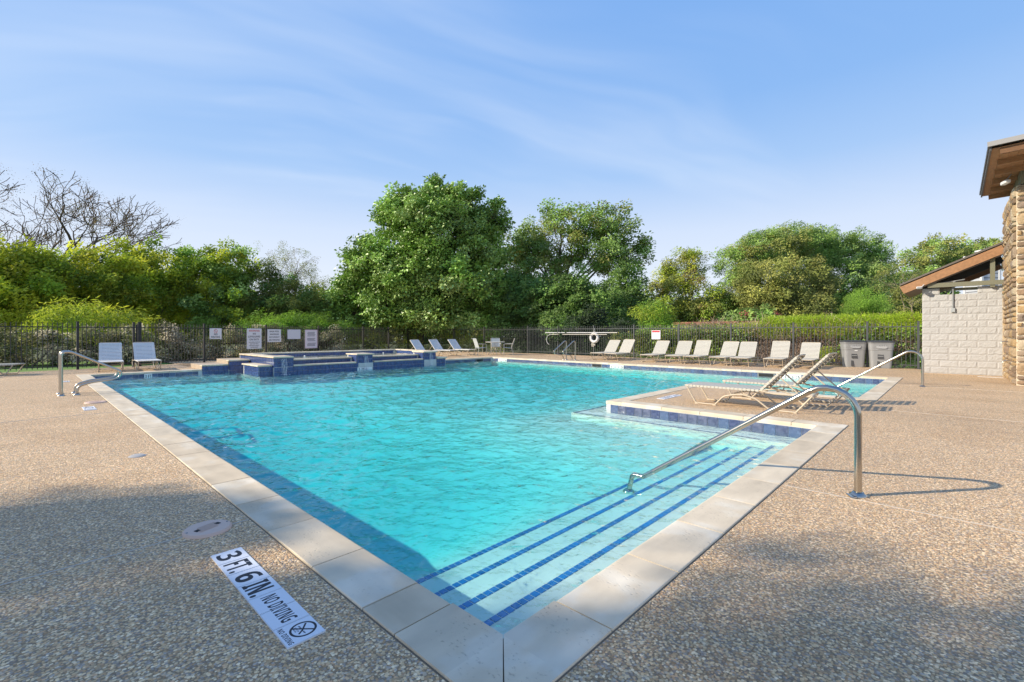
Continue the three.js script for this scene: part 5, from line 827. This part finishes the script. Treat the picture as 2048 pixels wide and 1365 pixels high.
// bare trees rising above the left bushes
function bareTree(name, label, foot, height, lean, seed, spread, leafColors, leaves) {
  const t = base(name, foot); tag(t, label, 'tree'); const r = rng(seed), tips = [], limbs = [], twigs = [];
  const grow = (a, dir, len, rad, depth) => {
    const n = 5, p = [a.clone()], d = dir.clone(), rr = [rad]; let q = a.clone();
    for (let i = 1; i <= n; i++) { d.add(new V3((r() - 0.5) * 0.34, (r() - 0.5) * 0.24 + 0.04, (r() - 0.5) * 0.34)).normalize(); q = q.clone().addScaledVector(d, len / n); p.push(q); rr.push(lerp(rad, rad * 0.62, i / n)); }
    (depth < 3 ? limbs : twigs).push([p, rr, depth]);
    if (depth >= 6) { tips.push(q); return; }
    const kids = depth === 0 ? 5 : 2 + (r() < 0.45 ? 1 : 0);
    for (let k = 0; k < kids; k++) { const ax = new V3(r() - 0.5, (r() - 0.5) * 0.6, r() - 0.5).normalize(), nd = d.clone().multiplyScalar(0.9).addScaledVector(ax, spread * (0.7 + 0.6 * r())).normalize(); if (depth > 1) tips.push(q); grow(p[Math.min(n, n - (k && r() < 0.5 ? 1 + Math.floor(r() * 2) : 0))], nd, len * (depth ? 0.66 + 0.2 * r() : 0.36 + 0.12 * r()), rad * 0.62 * (k ? 0.8 : 1), depth + 1); }
  };
  grow(arr(0, 0, 0), lean.clone().normalize(), height * 0.5, height * 0.02, 0);
  limbs.forEach(([p, rr, dp]) => part(dp ? 'limb' : 'trunk', sweep(p, rr, 7, false), M.bark, t));
  const tw = part('twig', merge(twigs.map(([p, rr]) => sweep(p, rr.map((x) => Math.max(x, 0.022)), 4, false))), M.bark, t); tw.userData.kind = 'stuff';
  if (leaves) { const im = new THREE.InstancedMesh(SPRAY.sparse, LM.dry, leaves), c = new THREE.Color(); for (let i = 0; i < leaves; i++) { const q = tips[Math.floor(r() * tips.length)]; dummy.position.copy(q).add(new V3(r() - 0.5, r() - 0.5, r() - 0.5).multiplyScalar(0.7)); dummy.rotation.set(r(), r() * 6, r()); dummy.scale.setScalar(0.8 + 0.7 * r()); dummy.updateMatrix(); im.setMatrixAt(i, dummy.matrix); const k = leafColors[Math.floor(r() * leafColors.length)]; im.setColorAt(i, c.setRGB(...k)); } im.name = 'leaves'; im.userData.kind = 'stuff'; t.add(im); }
}
bareTree('bare_tree', 'dark bare tree with crooked spreading branches above the left bushes', ground(100, 42, -0.2), 15.2, rightDir.clone().multiplyScalar(0.0).add(arr(0, 1, 0)), 207, 0.7, C.rust, 900);
bareTree('bare_tree', 'dark leaning trunk of a second bare tree cut by the left edge', ground(-40, 38, -0.2), 13, rightDir.clone().multiplyScalar(0.16).add(arr(0, 1, 0)), 219, 0.6, C.rust, 900);
// the wood far behind, one mass seen through the gaps
{
  const o = base('distant_wood', P(60, 0, 60)); o.userData.kind = 'stuff'; tag(o, 'low belt of distant woodland behind all the trees', 'woods'); delete o.userData.category;
  const ls = []; const r = rng(55); for (let k = 0; k < 46; k++) { const u = -420 + k * 64, d = 62 + 14 * r(); ls.push(lobe(u, 640 + r() * 10, d, 60 + 30 * r(), 44 + 34 * r(), 40)); }
  foliage(o, ls, { seed: 56, spray: SPRAY.broad, colors: C.olive.concat(C.sweet), density: 0.3, per: 4, clump: 1, scale: 2.6, inner: 0.1, name: 'wood' });
}
// live oak out of frame on the left: its shade falls across the near deck
{
  const D = (X, d, y) => P(CS + X * BX + d * BD, y, CT - X * BD + d * BX);
  const L = (X, d, y, rx, ry, rz) => ({ c: D(X, d, y), rx, ry, rz });
  // each lobe is given by the spot (X, d) of the deck that it shades and by its height
  const S = (X, d, y, rx, ry, rz) => ({ c: D(X, d, 0).addScaledVector(toSun, y / toSun.y), rx, ry, rz });
  tree('oak_tree', 'spreading oak beside the deck left of the view, casting the near shade', D(-16, -4.5, 0), [
S(-3.0, 1.5, 8.3, 0.7, 0.4, 1.0), S(-1.6, 1.15, 8.0, 0.6, 0.4, 0.95), S(0.0, 1.25, 8.2, 0.6, 0.4, 0.85), S(1.5, 1.55, 8.0, 0.65, 0.4, 0.85), S(2.9, 2.0, 8.4, 0.6, 0.3, 0.34), S(-3.4, 3.12, 8.2, 0.8, 0.22, 0.2), S(-2.3, 2.85, 8.0, 0.6, 0.2, 0.16), S(3.3, 0.9, 8.2, 0.6, 0.4, 0.5), S(-0.9, 1.9, 7.8, 0.3, 0.2, 0.28), S(-2, -1.5, 9, 2.4, 1.5, 1.9), S(1, -1.5, 9, 2.4, 1.5, 1.9), S(4, -1.5, 8.2, 1.8, 1.3, 1.8),
  ], { seed: 401, spray: SPRAY.mid, colors: C.deep, density: 1.3, per: 6, clump: 0.4, trunk: 0.32, fork: 0.5, minY: 3 });
}
renderer.render(scene, camera);
